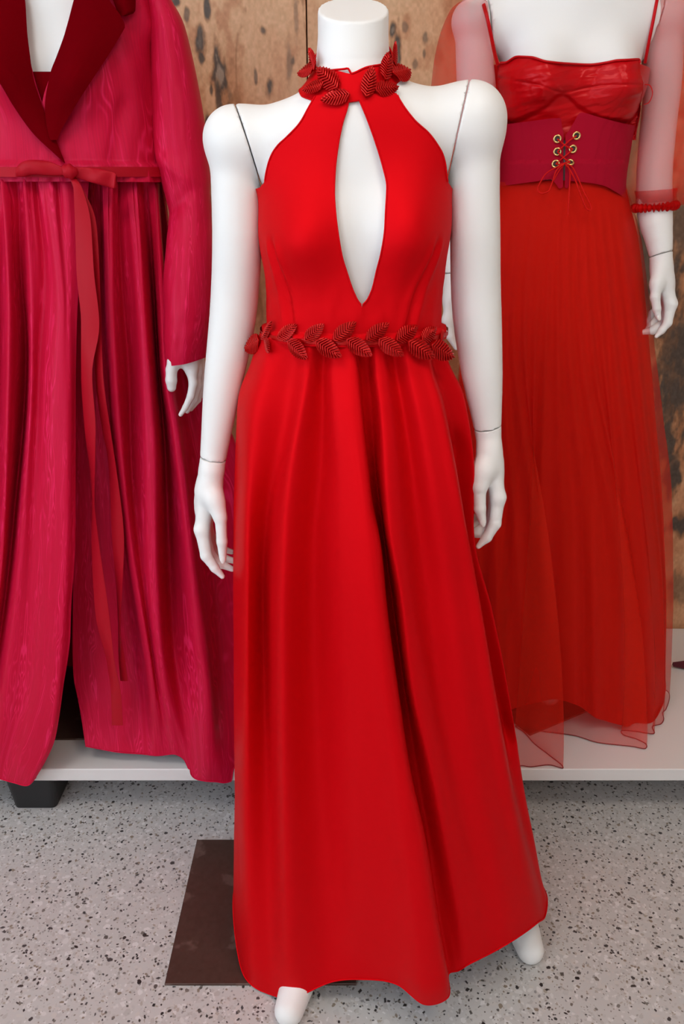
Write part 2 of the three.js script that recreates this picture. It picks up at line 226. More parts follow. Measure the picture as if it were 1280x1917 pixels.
// ------------------------------------------------------------------ display platform
const DECK = 0.152, EDGE = 1.48;
{
  const x0 = -1.5, x1 = 1.75, t = thing('display_platform', 'long white display platform on black block feet against the stone wall', 'platform', V(0, 0, -(EDGE + 2.11) / 2));
  const b = new RoundedBoxGeometry(x1 - x0, 0.034, 2.12 - EDGE, 2, 0.003); b.translate((x0 + x1) / 2, DECK - 0.017, -(EDGE + 2.12) / 2); part('deck_board', b, boardMat, t);
  for (const x of [-0.742, 0.24, 1.23]) for (const d of [EDGE + 0.035, 1.98]) {
    const s = new THREE.Shape(), r = 0.014, a = 0.0575; s.moveTo(-a + r, -a); s.lineTo(a - r, -a); s.quadraticCurveTo(a, -a, a, -a + r); s.lineTo(a, a - r); s.quadraticCurveTo(a, a, a - r, a); s.lineTo(-a + r, a); s.quadraticCurveTo(-a, a, -a, a - r); s.lineTo(-a, -a + r); s.quadraticCurveTo(-a, -a, -a + r, -a);
    const g = new THREE.ExtrudeGeometry(s, { depth: 0.112, bevelEnabled: true, bevelSize: 0.003, bevelThickness: 0.003, bevelSegments: 2, curveSegments: 5 }); g.rotateX(-Math.PI / 2); const p = g.attributes.position;
    for (let i = 0; i < p.count; i++) { const k = lerp(0.84, 1.02, clamp(p.getY(i) / 0.112, 0, 1)); p.setX(i, p.getX(i) * k); p.setZ(i, p.getZ(i) * k); }
    g.computeVertexNormals(); g.translate(x, 0.003, -(d + 0.0575)); part('foot_block', g, blackPlastic, t);
  }
}

// ------------------------------------------------------------------ mannequins
// A trunk: stacked ovals with bust, shoulders and neck. Local axes: x across, y height, z to the front, in the first mannequin's size.
const TRUNK = [[0.80, 0.135, 0.09, 0.11], [0.95, 0.136, 0.09, 0.11], [1.05, 0.122, 0.088, 0.09], [1.12, 0.106, 0.082, 0.078], [1.18, 0.098, 0.078, 0.072], [1.25, 0.098, 0.080, 0.076], [1.33, 0.115, 0.080, 0.086], [1.40, 0.118, 0.070, 0.088], [1.45, 0.100, 0.056, 0.072], [1.50, 0.06, 0.045, 0.05], [1.54, 0.03, 0.03, 0.03]];
const tA = lut(TRUNK.map((r) => [r[0], r[1]])), tF = lut(TRUNK.map((r) => [r[0], r[2]])), tB = lut(TRUNK.map((r) => [r[0], r[3]]));
function oval(x, y, z, A, Fd, Bd, grow) {
  const a = A(y) + grow, b = (z > 0 ? Fd(y) : Bd(y)) + grow, q = Math.pow(Math.pow(Math.abs(x / a), 2.3) + Math.pow(Math.abs(z / b), 2.3), 1 / 2.3); return (q - 1) * Math.min(a, b) * 0.9;
}
function bust(x, y, z, h) { const e = (c) => Math.exp(-(((x - c) / 0.046) ** 2) - (((y - 1.325) / (y > 1.325 ? 0.062 : 0.046)) ** 2)); return h * (e(0.072) + e(-0.072)) * sstep(0, 0.05, z); }
function makeBody({ x, d, y = 0, s = 1, tilt = 0, shoulders, bustH = 0.03, neckTop = 1.6, neckTilt = 0.45, neckX = 0, neckR = 0.0355, cutY = 0.86 }) {
  const toL = (X, Y, Z) => { let lx = (X - x) / s, ly = (Y - y) / s, lz = (Z + d) / s; ly -= tilt * lx * sstep(1.2, 1.45, ly); return [lx, ly, lz]; };
  const [sl, sr] = shoulders; // world: {c: ball centre, r, p: seam point, n: outward normal}
  const nr = neckR; const neckA = V(x + neckX * s, y + 1.455 * s, -d), neckB = V(x + neckX * s, y + 1.53 * s, -d), neckC = V(x + neckX * s, y + 1.66 * s, -d - 0.004);
  const root = V(x, y + 1.462 * s, -d);
  const sh = (X, Y, Z) => { let f = cap(X, Y, Z, neckA, neckB, (nr + 0.013) * s, (nr + 0.001) * s); f = smin(f, cap(X, Y, Z, neckB, neckC, nr * s, (nr - 0.0005) * s), 0.02); f = smin(f, cap(X, Y, Z, root, sl.c, 0.048 * s, sl.r), 0.028); return smin(f, cap(X, Y, Z, root, sr.c, 0.048 * s, sr.r), 0.028); };
  const trunk = (X, Y, Z, g = 0) => { const [a, b, c] = toL(X, Y, Z); return oval(a, b, c - bust(a, b, c, bustH), tA, tF, tB, g) * s; };
  const side = (q, X, Y, Z) => (X - q.p.x) * q.n.x + (Y - q.p.y) * q.n.y + (Z - q.p.z) * q.n.z;
  const torso = (X, Y, Z) => { let k = smin(trunk(X, Y, Z), sh(X, Y, Z), 0.05); for (const q of shoulders) if (q.seg && Y > q.c.y - 0.14) k = smin(k, q.seg(X, Y, Z) + 8 * Math.max(0, q.low + 0.05 - Y) ** 2, 0.035); if (Y > y + 1.37 * s) k = Math.max(k, side(sl, X, Y, Z) + 0.0006, side(sr, X, Y, Z) + 0.0006);
    return Math.max(-smin(-k, -((Y - (y + neckTop * s)) * Math.cos(neckTilt) + (Z + d) * Math.sin(neckTilt)), 0.003), y + cutY * s - Y); };
  return { x, d, y, s, toL, sh, trunk, side, torso, sl, sr };
}
function armField(body, q, chain) { // chain: [{p, r}]
  const cum = [0]; for (let i = 1; i < chain.length; i++) cum.push(cum[i - 1] + chain[i].p.distanceTo(chain[i - 1].p)); const tb = (g) => chain.map((c, i) => [cum[i], g(c)]), X0 = tb((c) => c.p.x), Y0 = tb((c) => c.p.y), Z0 = tb((c) => c.p.z), R0 = tb((c) => c.r), fine = [], M = 16; // smooth taper between the surveyed stations
  for (let i = 0; i <= M; i++) { const t = cum[cum.length - 1] * i / M; fine.push({ p: V(spl(X0, t), spl(Y0, t), spl(Z0, t)), r: spl(R0, t) }); }
  const seg = (X, Y, Z) => { let f = 1e9; for (let i = 0; i < M; i++) f = Math.min(f, cap(X, Y, Z, fine[i].p, fine[i + 1].p, fine[i].r, fine[i + 1].r)); return f; };
  if (q) q.seg = seg;
  return (X, Y, Z) => { let f = seg(X, Y, Z); if (body && Y > q.c.y - 0.14) { f = smin(f, smin(body.trunk(X, Y, Z), body.sh(X, Y, Z), 0.05) + 8 * Math.max(0, q.low + 0.05 - Y) ** 2, 0.035); f = Math.max(f, -body.side(q, X, Y, Z) + 0.0006); } return f; };
}
const chainPx = (list) => list.map(([px, py, d, r]) => ({ p: at(px, py, d), r: r / pxPerM(px, py, d) }));
function bounds(chain, m) { const lo = V(1e9, 1e9, 1e9), hi = V(-1e9, -1e9, -1e9); for (const c of chain) { lo.min(c.p.clone().addScalar(-c.r - m)); hi.max(c.p.clone().addScalar(c.r + m)); } return [lo, hi]; }
function addArm(t, body, q, list, wrist, hands, cell = 0.0035) {
  const ch = chainPx(list), raw = armField(body, q, ch), [lo, hi] = bounds(ch, 0.02); if (body) hi.y += 0.01;
  const wp = at(...wrist.p), wn = wrist.n.clone().normalize(); const cut = (X, Y, Z) => (X - wp.x) * wn.x + (Y - wp.y) * wn.y + (Z - wp.z) * wn.z; // > 0 towards the hand
  part('arm', nets((X, Y, Z) => Math.max(raw(X, Y, Z), cut(X, Y, Z) + 0.0005), lo, hi, cell), white, t);
  if (hands) addHand(t, { ...hands, extra: (X, Y, Z) => Math.max(raw(X, Y, Z), -cut(X, Y, Z) + 0.0005) });
}
function addHand(t, { palm, fingers, nails = [], extra, cell = 0.0019 }) {
  const pc = palm.map(chainPx), fc = fingers.map(chainPx), all = [...pc.flat(), ...fc.flat()], [lo, hi] = bounds(all, 0.008); if (extra) hi.y += 0.03;
  const pf = (X, Y, Z) => { let f = 1e9; for (const c of pc) for (let i = 0; i < c.length - 1; i++) f = smin(f, cap(X, Y, Z, c[i].p, c[i + 1].p, c[i].r, c[i + 1].r), 0.014); if (extra) f = smin(f, extra(X, Y, Z), 0.006); return f; };
  const ff = (c, X, Y, Z) => { let f = 1e9; for (let i = 0; i < c.length - 1; i++) f = smin(f, cap(X, Y, Z, c[i].p, c[i + 1].p, c[i].r, c[i + 1].r), 0.003); return f; };
  const field = (X, Y, Z) => { const p = pf(X, Y, Z); let out = p; let low = 1e9; for (const c of fc) { const v = ff(c, X, Y, Z); low = Math.min(low, v); out = Math.min(out, smin(p, v, 0.009)); } return Math.min(out, low); };
  const h = part('hand', nets(field, lo, hi, cell), white, t);
  for (const [i, off] of nails) { const c = fc[i], a = c[c.length - 2], b = c[c.length - 1], dir = b.p.clone().sub(a.p).normalize(), out = off.clone().addScaledVector(dir, -off.dot(dir)).normalize(), sd = dir.clone().cross(out);
    const g = new THREE.SphereGeometry(1, 14, 10); g.applyMatrix4(new THREE.Matrix4().makeBasis(sd.clone().multiplyScalar(b.r * 0.78), dir.clone().multiplyScalar(b.r * 1.35), out.clone().multiplyScalar(b.r * 0.35)).setPosition(b.p.clone().addScaledVector(out, b.r * 0.82).addScaledVector(dir, -b.r * 0.1))); part('nail', g, nailMat, h); }
}
function addTorso(t, body, cell = 0.004) { const { x, d, y, s } = body; part('torso', nets(body.torso, V(x - 0.21 * s, y + 0.85 * s, -d - 0.15 * s), V(x + 0.21 * s, y + 1.66 * s, -d + 0.15 * s), cell), white, t); }
function addLeg(t, hip, knee, ankle, toe, heel, cell = 0.005) {
  const mid = ankle.clone().lerp(toe, 0.72); mid.y = 0.03 + toe.y - 0.0215;
  const f = (X, Y, Z) => { let v = cap(X, Y, Z, hip, knee, 0.072, 0.05); v = smin(v, cap(X, Y, Z, knee, ankle, 0.052, 0.034), 0.03); v = smin(v, cap(X, Y, Z, ankle, toe, 0.034, 0.0215), 0.03); v = smin(v, cap(X, Y, Z, ankle, heel, 0.034, 0.018), 0.02);
    v = smin(v, cap(X, Y, Z, mid, toe, 0.031, 0.0215), 0.02); return Math.max(v, toe.y - 0.0215 - Y); };
  const lo = V(1e9, 1e9, 1e9), hi = V(-1e9, -1e9, -1e9); for (const [p, r] of [[hip, 0.1], [knee, 0.07], [ankle, 0.05], [toe, 0.04], [heel, 0.04]]) { lo.min(p.clone().addScalar(-r)); hi.max(p.clone().addScalar(r)); }
  part('leg', nets(f, lo, hi, cell), white, t);
}
function addPlate(t, corners, y0, rodAt, rodTop) { // four corners (x, z) counter-clockwise, thickness 5 mm
  const s = new THREE.Shape(corners.map(([a, b]) => new THREE.Vector2(a, -b))); const g = new THREE.ExtrudeGeometry(s, { depth: 0.004, bevelEnabled: true, bevelSize: 0.0008, bevelThickness: 0.0008, bevelSegments: 1 }); g.rotateX(-Math.PI / 2); g.translate(0, y0 + 0.0008, 0);
  const p = g.attributes.position, uv = g.attributes.uv, o = corners[0], e = [corners[1][0] - o[0], corners[1][1] - o[1]], h = [corners[3][0] - o[0], corners[3][1] - o[1]], el = e[0] ** 2 + e[1] ** 2, hl = h[0] ** 2 + h[1] ** 2;
  for (let i = 0; i < p.count; i++) { const x = p.getX(i) - o[0], z = p.getZ(i) - o[1]; uv.setXY(i, (x * e[0] + z * e[1]) / el, (x * h[0] + z * h[1]) / hl); }
  part('base_plate', g, plateMat, t, 'thin brown metal base plate');
  part('support_rod', tube([V(rodAt[0], y0 + 0.004, rodAt[1]), V(rodAt[0], (y0 + rodTop) / 2, rodAt[1]), V(rodAt[0], rodTop, rodAt[1])], 0.006, 4, 8), steel, t);
}

// ---- mannequin in the middle
const D1 = 1.2;
const cL = at(440, 262, D1 + 0.005), cR = at(880, 226, D1 + 0.005);
const bodyM = makeBody({ x: 0.018, d: D1, tilt: 0.07, neckX: -0.006, neckTop: 1.603,
  shoulders: [{ c: cL, r: 0.0355, p: at(442, 203, D1), n: at(490, 350, D1).sub(at(442, 203, D1)).cross(V(0.12, 0, 1)).normalize() }, { c: cR, r: 0.041, p: at(875, 165, D1), n: V(-0.12, 0, 1).cross(at(837, 335, D1).sub(at(875, 165, D1))).normalize() }] });
bodyM.sl.low = 1.40; bodyM.sr.low = 1.41;
for (const q of [bodyM.sl, bodyM.sr]) if ((q.c.x - bodyM.x) * q.n.x < 0) q.n.negate();
const manM = thing('mannequin', 'headless white mannequin in front of the platform, its feet on the terrazzo floor', 'mannequin', V(0.1, 0, -D1));
addArm(manM, bodyM, bodyM.sl, [[440, 262, 1.205, 48], [444, 400, 1.205, 47], [438, 570, 1.215, 44], [417, 720, 1.21, 35.5], [401, 840, 1.205, 25.5], [396, 880, 1.2, 23]], { p: [400, 860, 1.2], n: at(393, 908, 1.2).sub(at(400, 860, 1.2)) }, {
  palm: [[[396, 880, 1.197, 22], [388, 920, 1.195, 19], [378, 990, 1.188, 12.5]], [[393, 900, 1.205, 20], [385, 940, 1.207, 16], [380, 997, 1.207, 12]], [[391, 915, 1.212, 16], [384, 950, 1.22, 14], [382, 997, 1.226, 11.5]], [[390, 918, 1.215, 14], [386, 988, 1.242, 10.5]], [[396, 905, 1.192, 15], [402, 935, 1.18, 14.5], [410, 962, 1.173, 11.5]]],
  fingers: [[[406, 945, 1.178, 12.5], [413, 972, 1.17, 11], [415.5, 1014, 1.166, 10], [417, 1046, 1.164, 6.5]], [[377, 992, 1.187, 12.6], [386, 1040, 1.182, 10.8], [402, 1063, 1.18, 8.5], [416, 1079, 1.178, 5]], [[380, 997, 1.207, 12.5], [395, 1038, 1.205, 9.5], [414, 1056, 1.202, 8], [434, 1065, 1.2, 5.5]], [[382, 997, 1.226, 12], [399, 1030, 1.225, 9], [419, 1045, 1.222, 7.5], [438, 1050, 1.22, 5.5]], [[386, 988, 1.242, 10.5], [402, 1016, 1.243, 8], [419, 1029, 1.242, 7], [434, 1033, 1.24, 5]]],
  nails: [[0, V(0.15, 0.1, 1)]] });
addArm(manM, bodyM, bodyM.sr, [[880, 226, 1.205, 56], [888, 400, 1.205, 47], [891, 560, 1.215, 46], [902, 700, 1.21, 38], [912, 795, 1.205, 26], [916, 840, 1.2, 22]], { p: [912, 802, 1.2], n: at(919, 851, 1.2).sub(at(912, 802, 1.2)) }, {
  palm: [[[916, 835, 1.197, 21], [919, 870, 1.195, 19], [932, 930, 1.186, 13.5]], [[916, 850, 1.205, 19], [920, 885, 1.207, 17], [930, 936, 1.206, 12.5]], [[917, 860, 1.212, 16], [920, 895, 1.22, 14], [926, 938, 1.225, 12]], [[917, 862, 1.215, 14], [922, 932, 1.242, 10.5]], [[912, 850, 1.19, 17], [904, 880, 1.18, 16.5], [899, 905, 1.174, 13.5]]],
  fingers: [[[901, 890, 1.178, 14.5], [897, 914, 1.172, 12.6], [898, 952, 1.168, 11], [903, 977, 1.166, 7]], [[932, 932, 1.187, 13], [926, 980, 1.182, 11.5], [911, 1006, 1.18, 9.5], [895, 1023, 1.178, 4.8]], [[928, 938, 1.207, 12.5], [916, 980, 1.205, 11], [895, 996, 1.202, 10.5], [868, 1000, 1.2, 7]], [[926, 938, 1.226, 12], [906, 975, 1.225, 10], [886, 988, 1.222, 9], [862, 990, 1.22, 6]], [[922, 932, 1.242, 10.5], [900, 962, 1.243, 8.5], [884, 975, 1.242, 7.5], [866, 980, 1.24, 5]]],
  nails: [[0, V(-0.1, 0.1, 1)]] });
addTorso(manM, bodyM, 0.003);
addLeg(manM, V(-0.06, 0.92, -1.2), V(-0.075, 0.5, -1.16), V(-0.035, 0.105, -1.19), onLevel(541, 1891, 0.0215), V(-0.02, 0.02, -1.25));
addLeg(manM, V(0.06, 0.92, -1.215), V(0.13, 0.5, -1.24), V(0.335, 0.105, -1.28), onLevel(992, 1777, 0.0215), V(0.32, 0.02, -1.34));
{ const a = onLevel(309, 1842, 0.004), b = onLevel(666, 1846, 0.004), c = onLevel(371, 1573, 0.004); const w = b.x - a.x; addPlate(manM, [[a.x, a.z], [a.x + w, a.z], [a.x + w, c.z], [a.x, c.z]], 0, [-0.09, -1.26], 0.5); }

// fields that cloth lies on
function clothField(body, wide, grow) { // wide: extra table of half widths / depths at the waist
  const A = lut(wide.map((r) => [r[0], r[1]])), Fd = lut(wide.map((r) => [r[0], r[2]])), Bd = lut(wide.map((r) => [r[0], r[3]]));
  return (X, Y, Z) => { const [a, b, c] = body.toL(X, Y, Z); const o = oval(a, b, c - bust(a, b, c, wide.bust ?? 0.03), A, Fd, Bd, 0) * body.s; return smin(o, b > 1.2 ? smin(body.trunk(X, Y, Z), Math.max(body.sh(X, Y, Z), body.side(body.sl, X, Y, Z), body.side(body.sr, X, Y, Z)), 0.05) : o, 0.02) - grow; };
}
function radial(f, cx, cz, phi, y, rmax = 0.4) { const sx = Math.sin(phi), cz2 = Math.cos(phi); let lo = 0, hi = rmax; for (let i = 0; i < 34; i++) { const m = (lo + hi) / 2; if (f(cx + sx * m, y, cz + cz2 * m) < 0) lo = m; else hi = m; } return V(cx + sx * lo, y, cz + cz2 * lo); }
const angOf = (p, cx, cz) => Math.atan2(p.x - cx, p.z - cz);

// ------------------------------------------------------------------ skirts: fold lines surveyed top to hem
function makeSkirt({ left, right, dc, b, yTop, cols, nBack = 11, backAmp = 0.02, hemBack, open = false, nu = 320, nv = 120, wrinkle = 0.0015, seed = 1, uScale = 1, hemRoll = true, square = 1, gain = 1, gather = null, deepest = 0.055, onDeck = false }) {
  const side = (tr) => { const tab = tr.map(([py, px]) => { let p = at(px, py, dc(0.7)); for (let k = 0; k < 6; k++) p = at(px, py, dc(p.y)); return [p.y, p.x]; }).sort((m, n) => m[0] - n[0]); return (y) => { if (y < tab[0][0]) { const [a, c] = tab; return a[1] + (c[1] - a[1]) / (c[0] - a[0]) * (y - a[0]); } return spl(tab, y); }; };
  const xl = side(left), xr = side(right);
  const S = (phi, y, amp) => { const L = xl(y), R = xr(y), a = (R - L) / 2 + amp, bb = b(y) + amp; const c = Math.cos(phi); return V((L + R) / 2 + a * Math.sin(phi), y, -(dc(y) - bb * Math.sign(c) * Math.pow(Math.abs(c), square))); };
  const solve = (tr, y, amp) => { const g = (phi) => { const q = proj(S(phi, y, amp)); return q[0] - spl(tr, q[1]); }; let p0 = -1.56, g0 = g(p0), best = p0, bv = Math.abs(g0); for (let i = 1; i <= 40; i++) { const p1 = lerp(-1.56, 1.56, i / 40), g1 = g(p1); if (Math.abs(g1) < bv) { bv = Math.abs(g1); best = p1; } if (g0 <= 0 && g1 > 0) { let a = p0, c = p1; for (let k = 0; k < 24; k++) { const m = (a + c) / 2; if (g(m) <= 0) a = m; else c = m; } return (a + c) / 2; } p0 = p1; g0 = g1; } return best; };
  const N = 26, lines = [];
  for (const c of cols) {
    const ampAt = (t) => spl(c.amp.map((v, i) => [c.amp.length === 1 ? 0 : i / (c.amp.length - 1), v]), t); let yh;
    if (c.phi !== undefined) yh = c.hemY; else { let lo = 0.005, hi = 0.9; const aH = ampAt(1); for (let k = 0; k < 26; k++) { const m = (lo + hi) / 2; if (proj(S(solve(c.tr, m, aH), m, aH))[1] > c.hem) lo = m; else hi = m; } yh = (lo + hi) / 2; }
    const pts = []; for (let i = 0; i < N; i++) { const t = i / (N - 1), y = lerp(yTop, yh, t), am = Math.max(-deepest, (ampAt(t) < 0 ? 1.35 : 1) * ampAt(t) * lerp(1, gain, Math.sqrt(Math.sin(Math.PI * clamp(t, 0, 1)) + 1e-6)) * sstep(-0.09, 0.07, t)); let p = S(c.phi !== undefined ? c.phi : solve(c.tr, y, am), y, am);
      if (c.end) { const w = Math.pow(t, c.pow ?? 2.2); p = p.clone().lerp(V(c.end.x, lerp(p.y, c.end.y, w), c.end.z), w); } pts.push(p); }
    lines.push(pts);
  }
  const R = rng(seed);
  for (let i = 0; i < nBack; i++) { const phi = lerp(Math.PI / 2 + 0.12, Math.PI * 1.5 - 0.12, nBack === 1 ? 0.5 : i / (nBack - 1)), am = backAmp * (i % 2 ? 1 : -0.6) * (0.7 + 0.6 * R()); const pts = []; for (let k = 0; k < N; k++) { const t = k / (N - 1); pts.push(S(phi, lerp(yTop, hemBack, t), am * sstep(0, 0.3, t))); } lines.push(pts); }
  let order = lines; if (open) { order = lines; }
  const M = order.length, at2 = (pts, t) => { const q = t * (N - 1), i = Math.min(N - 2, Math.floor(q)), f = q - i, g = (k) => pts[clamp(k, 0, N - 1)], cr = (a, bq, c, d) => 0.5 * (2 * bq + (c - a) * f + (2 * a - 5 * bq + 4 * c - d) * f * f + (3 * bq - a - 3 * c + d) * f * f * f); const A = g(i - 1), B = g(i), C = g(i + 1), D = g(i + 2); return V(cr(A.x, B.x, C.x, D.x), cr(A.y, B.y, C.y, D.y), cr(A.z, B.z, C.z, D.z)); };
  let cacheJ = -1, row = null, cum = null, hem = [];
  const geo = grid(nu, nv, (u, v, i, j) => {
    if (j !== cacheJ) { const pts = order.map((l) => at2(l, v)); const cv = new THREE.CatmullRomCurve3(pts, !open, 'centripetal'); row = []; const per = open ? nu - 1 : nu; for (let k = 0; k < nu; k++) row.push(cv.getPoint(k / per)); cum = [0]; for (let k = 1; k < nu; k++) cum.push(cum[k - 1] + row[k].distanceTo(row[k - 1])); cacheJ = j; if (j === nv - 1) hem = row; }
    const p = row[i].clone(); if (onDeck && v === 1 && -p.z > EDGE - 0.006 && p.y < DECK + 0.003) row[i].y = DECK + 0.003; if (gather) { const k = gather[1] * Math.exp(-v / gather[2]) * sstep(0, 0.012, v) * (Math.sin(u * gather[0] * 6.283 + 5 * fbm(u * 30, 0, 2, seed)) + 0.6 * Math.sin(u * gather[0] * 2.7 * 3.1)); p.add(V(p.x - S(0, p.y, 0).x, 0, p.z + dc(p.y)).normalize().multiplyScalar(k)); }
    const w = wrinkle * sstep(0, 0.1, v); if (w) { const ux = u * 26; const n = (fbm(ux, v * 6, 3, seed) - 0.5) * 2 * w; const dir = V(p.x - S(0, p.y, 0).x, 0, p.z + dc(p.y)).normalize(); p.addScaledVector(dir, n); }
    if (onDeck && -p.z > EDGE - 0.006 && p.y < DECK + 0.003) p.y = DECK + 0.003;
    return { x: p.x, y: p.y, z: p.z, u: u * uScale, v: v };
  }, !open);
  const parts = [geo];
  if (hemRoll) { const c = hem.map((p) => V(p.x, p.y + 0.001, p.z)); parts.push(new THREE.TubeGeometry(new THREE.CatmullRomCurve3(c, !open), nu * 2, 0.0014, 5, !open)); }
  return { geo: parts.length > 1 ? merge(parts) : geo, skin: geo, hem, S, xl, xr };
}

// ------------------------------------------------------------------ beaded leaves
const leafGeo = (() => {
  const half = (t) => 0.27 * Math.pow(Math.sin(Math.PI * Math.pow(clamp(t, 0, 1), 0.8)), 0.8) + 0.002, list = [];
  const base = grid(9, 14, (u, v) => { const w = half(v) * (u * 2 - 1); return { x: w, y: v, z: 0.015 * (1 - (u * 2 - 1) ** 2) * Math.sin(Math.PI * clamp(v, 0.03, 0.97)) }; });
  const bead = (a, b, r) => { const g = new THREE.CapsuleGeometry(r, a.distanceTo(b), 2, 6); g.applyMatrix4(new THREE.Matrix4().compose(a.clone().lerp(b, 0.5), new THREE.Quaternion().setFromUnitVectors(V(0, 1, 0), b.clone().sub(a).normalize()), V(1, 1, 1))); list.push(g); };
  const n = 9; for (let i = 0; i < n; i++) for (const sd of [-1, 1]) { const t0 = 0.03 + 0.8 * i / n, t1 = Math.min(0.97, t0 + 0.17), w = half(t1) * 0.97; const a = V(0, t0, 0.07), b = V(sd * w, t1, 0.015), m1 = a.clone().lerp(b, 0.47), m2 = a.clone().lerp(b, 0.53); m1.z += 0.018; m2.z += 0.018; bead(a.clone().lerp(m1, 0.1), m1, 0.03); bead(m2, b, 0.027); }
  bead(V(0, 0.86, 0.06), V(0, 0.98, 0.03), 0.022);
  return { beads: merge(list), base: clean(base) };
})();
function addLeaf(parent, a, b, normal, width = 1) {
  const y = b.clone().sub(a), L = y.length(); y.normalize(); const z = normal.clone().addScaledVector(y, -normal.dot(y)).normalize(), x = y.clone().cross(z);
  const m = new THREE.Matrix4().makeBasis(x.multiplyScalar(L * width), y.multiplyScalar(L), z.multiplyScalar(L)).setPosition(a);
  const lf = part('leaf', merge([leafGeo.beads.clone().applyMatrix4(m), leafGeo.base.clone().applyMatrix4(m)]), beadMat, parent); return lf;
}
const gradOf = (f, p) => { const e = 0.003; return V(f(p.x + e, p.y, p.z) - f(p.x - e, p.y, p.z), f(p.x, p.y + e, p.z) - f(p.x, p.y - e, p.z), f(p.x, p.y, p.z + e) - f(p.x, p.y, p.z - e)).normalize(); };

// ------------------------------------------------------------------ red halter gown on the middle mannequin
const gown = thing('halter_gown', 'bright red satin halter gown with a keyhole front and beaded leaf trim', 'dress', V(0.1, 0, -D1));
const wideM = [[1.05, 0.150, 0.112, 0.10], [1.17, 0.1255, 0.100, 0.09], [1.25, 0.1225, 0.094, 0.088], [1.33, 0.1265, 0.086, 0.092], [1.40, 0.115, 0.072, 0.09], [1.45, 0.10, 0.058, 0.074], [1.50, 0.06, 0.046, 0.05], [1.54, 0.03, 0.03, 0.03]]; wideM.bust = 0.031;
const fM = clothField(bodyM, wideM, 0.004), axM = { x: bodyM.x, z: -D1 };
const hitM = (px, py) => cast(fM, px, py, 0.7, 1.3);
{
  const outL = [[176, 592], [200, 578], [230, 561], [258, 535], [272, 520], [290, 508], [310, 501], [335, 496], [360, 494]], outR = [[172, 741], [190, 750], [225, 776], [250, 803], [270, 818], [290, 829], [310, 834], [335, 837], [360, 843]];
  const keyL = [[186, 652], [200, 650], [230, 641], [270, 633], [320, 627], [360, 625.5], [400, 628], [440, 633], [480, 640], [510, 649], [540, 659], [560, 668], [568, 672.5], [572, 677]], keyR = [[186, 672], [200, 678], [230, 690], [270, 704], [310, 716], [350, 724], [390, 722], [430, 720], [470, 714], [510, 704], [540, 697], [560, 688], [568, 682.5], [572, 677]];
  const dart = (phi, y, sgn) => { // a stitched dart: a small ridge running from the bust side down to the waist
    const t = clamp((1.325 - y) / 0.14, 0, 1), c = sgn > 0 ? lerp(0.98, 0.62, t) : lerp(-1.0, -0.8, t), w = 0.05, q = (phi - c) / w, on = sstep(1.335, 1.30, y) * (1 - 0.55 * t); return on * (-0.006 * Math.exp(-q * q) + 0.004 * Math.exp(-((q + sgn * -1.6) ** 2)) + 0.004 * Math.exp(-((q - sgn * -1.6) ** 2))); };
  const panel = (key, out, sgn) => grid(70, 110, (u, v) => {
    const py = lerp(sgn < 0 ? 178 : 174, 650, v), a = hitM(py < 572 ? spl(key, Math.max(py, 187)) : 677 + (py - 572) * -0.05, py < 572 ? Math.max(py, 176) : py), pa = angOf(a, axM.x, axM.z);
    const o = hitM(spl(out, Math.min(py, 352)), Math.min(py, 352)), oy = py <= 352 ? o.y : lerp(o.y, a.y, clamp((py - 352) / 60, 0, 1)) - (py > 412 ? 0 : 0) - 0.0, po0 = angOf(o, axM.x, axM.z), po = lerp(po0, sgn * 2.5, sstep(335, 430, py));
    const phi = lerp(pa, po, u), y = lerp(a.y, py > 412 ? a.y : oy, u), p = radial(fM, axM.x, axM.z, phi, y), k = dart(phi, y, sgn) + 0.0022 * (fbm(phi * 6, y * 22, 3, 4) - 0.5) * sstep(1.36, 1.24, y) * 2; p.x += Math.sin(phi) * k; p.z += Math.cos(phi) * k; return { x: p.x, y: p.y, z: p.z, u: phi * 0.12 / 0.15, v: y / 0.15 };
  });
  const bod = part('bodice', merge([panel(keyL, outL, -1), panel(keyR, outR, 1)]), satin, gown);
  // rolled edges of the keyhole and armholes
  const edge = (tr, p0, p1) => { const pts = []; for (let i = 0; i <= 40; i++) { const py = lerp(p0, p1, i / 40); pts.push(hitM(spl(tr, py), py)); } return tube(pts, 0.0012, 90, 6); };
  part('edging', merge([edge(keyL, 188, 571), edge(keyR, 188, 571), edge(outL, 180, 340), edge(outR, 178, 340)]), satin, bod);

  // collar
  const nx = bodyM.x - 0.006, nz = -D1, topY = (p) => 1.5525 - 0.030 * Math.cos(p) + 0.006 * Math.cos(2 * p) + 0.005 * Math.sin(p) - 0.006 * Math.exp(-((p / 0.25) ** 2)), botY = (p) => 1.519 - 0.029 * Math.cos(p) + 0.007 * Math.sin(p);
  const skinM = (X, Y, Z) => smin(bodyM.trunk(X, Y, Z), bodyM.sh(X, Y, Z), 0.05), radTab = []; for (let i = 0; i <= 48; i++) { const row = []; for (let k = 0; k <= 12; k++) { const p = (i / 48 * 2 - 1) * Math.PI, y = 1.47 + 0.01 * k, q = radial(skinM, nx, nz, p, y, 0.2); row.push(Math.min(0.072, Math.hypot(q.x - nx, q.z - nz) + 0.0035)); } radTab.push(row); }
  const rad = (y, p) => { let a = (p / Math.PI + 1) / 2; a = (a - Math.floor(a)) * 48; const i = Math.min(47, Math.floor(a)), f = a - i, b = clamp((y - 1.47) / 0.01, 0, 11.999), k = Math.floor(b), g = b - k; return lerp(lerp(radTab[i][k], radTab[i][k + 1], g), lerp(radTab[i + 1][k], radTab[i + 1][k + 1], g), f); };
  const colP = (p, t, off = 0) => { const y = lerp(topY(p), botY(p), t), r = rad(y, p) + off; return V(nx + r * Math.sin(p), y, nz + r * Math.cos(p)); };
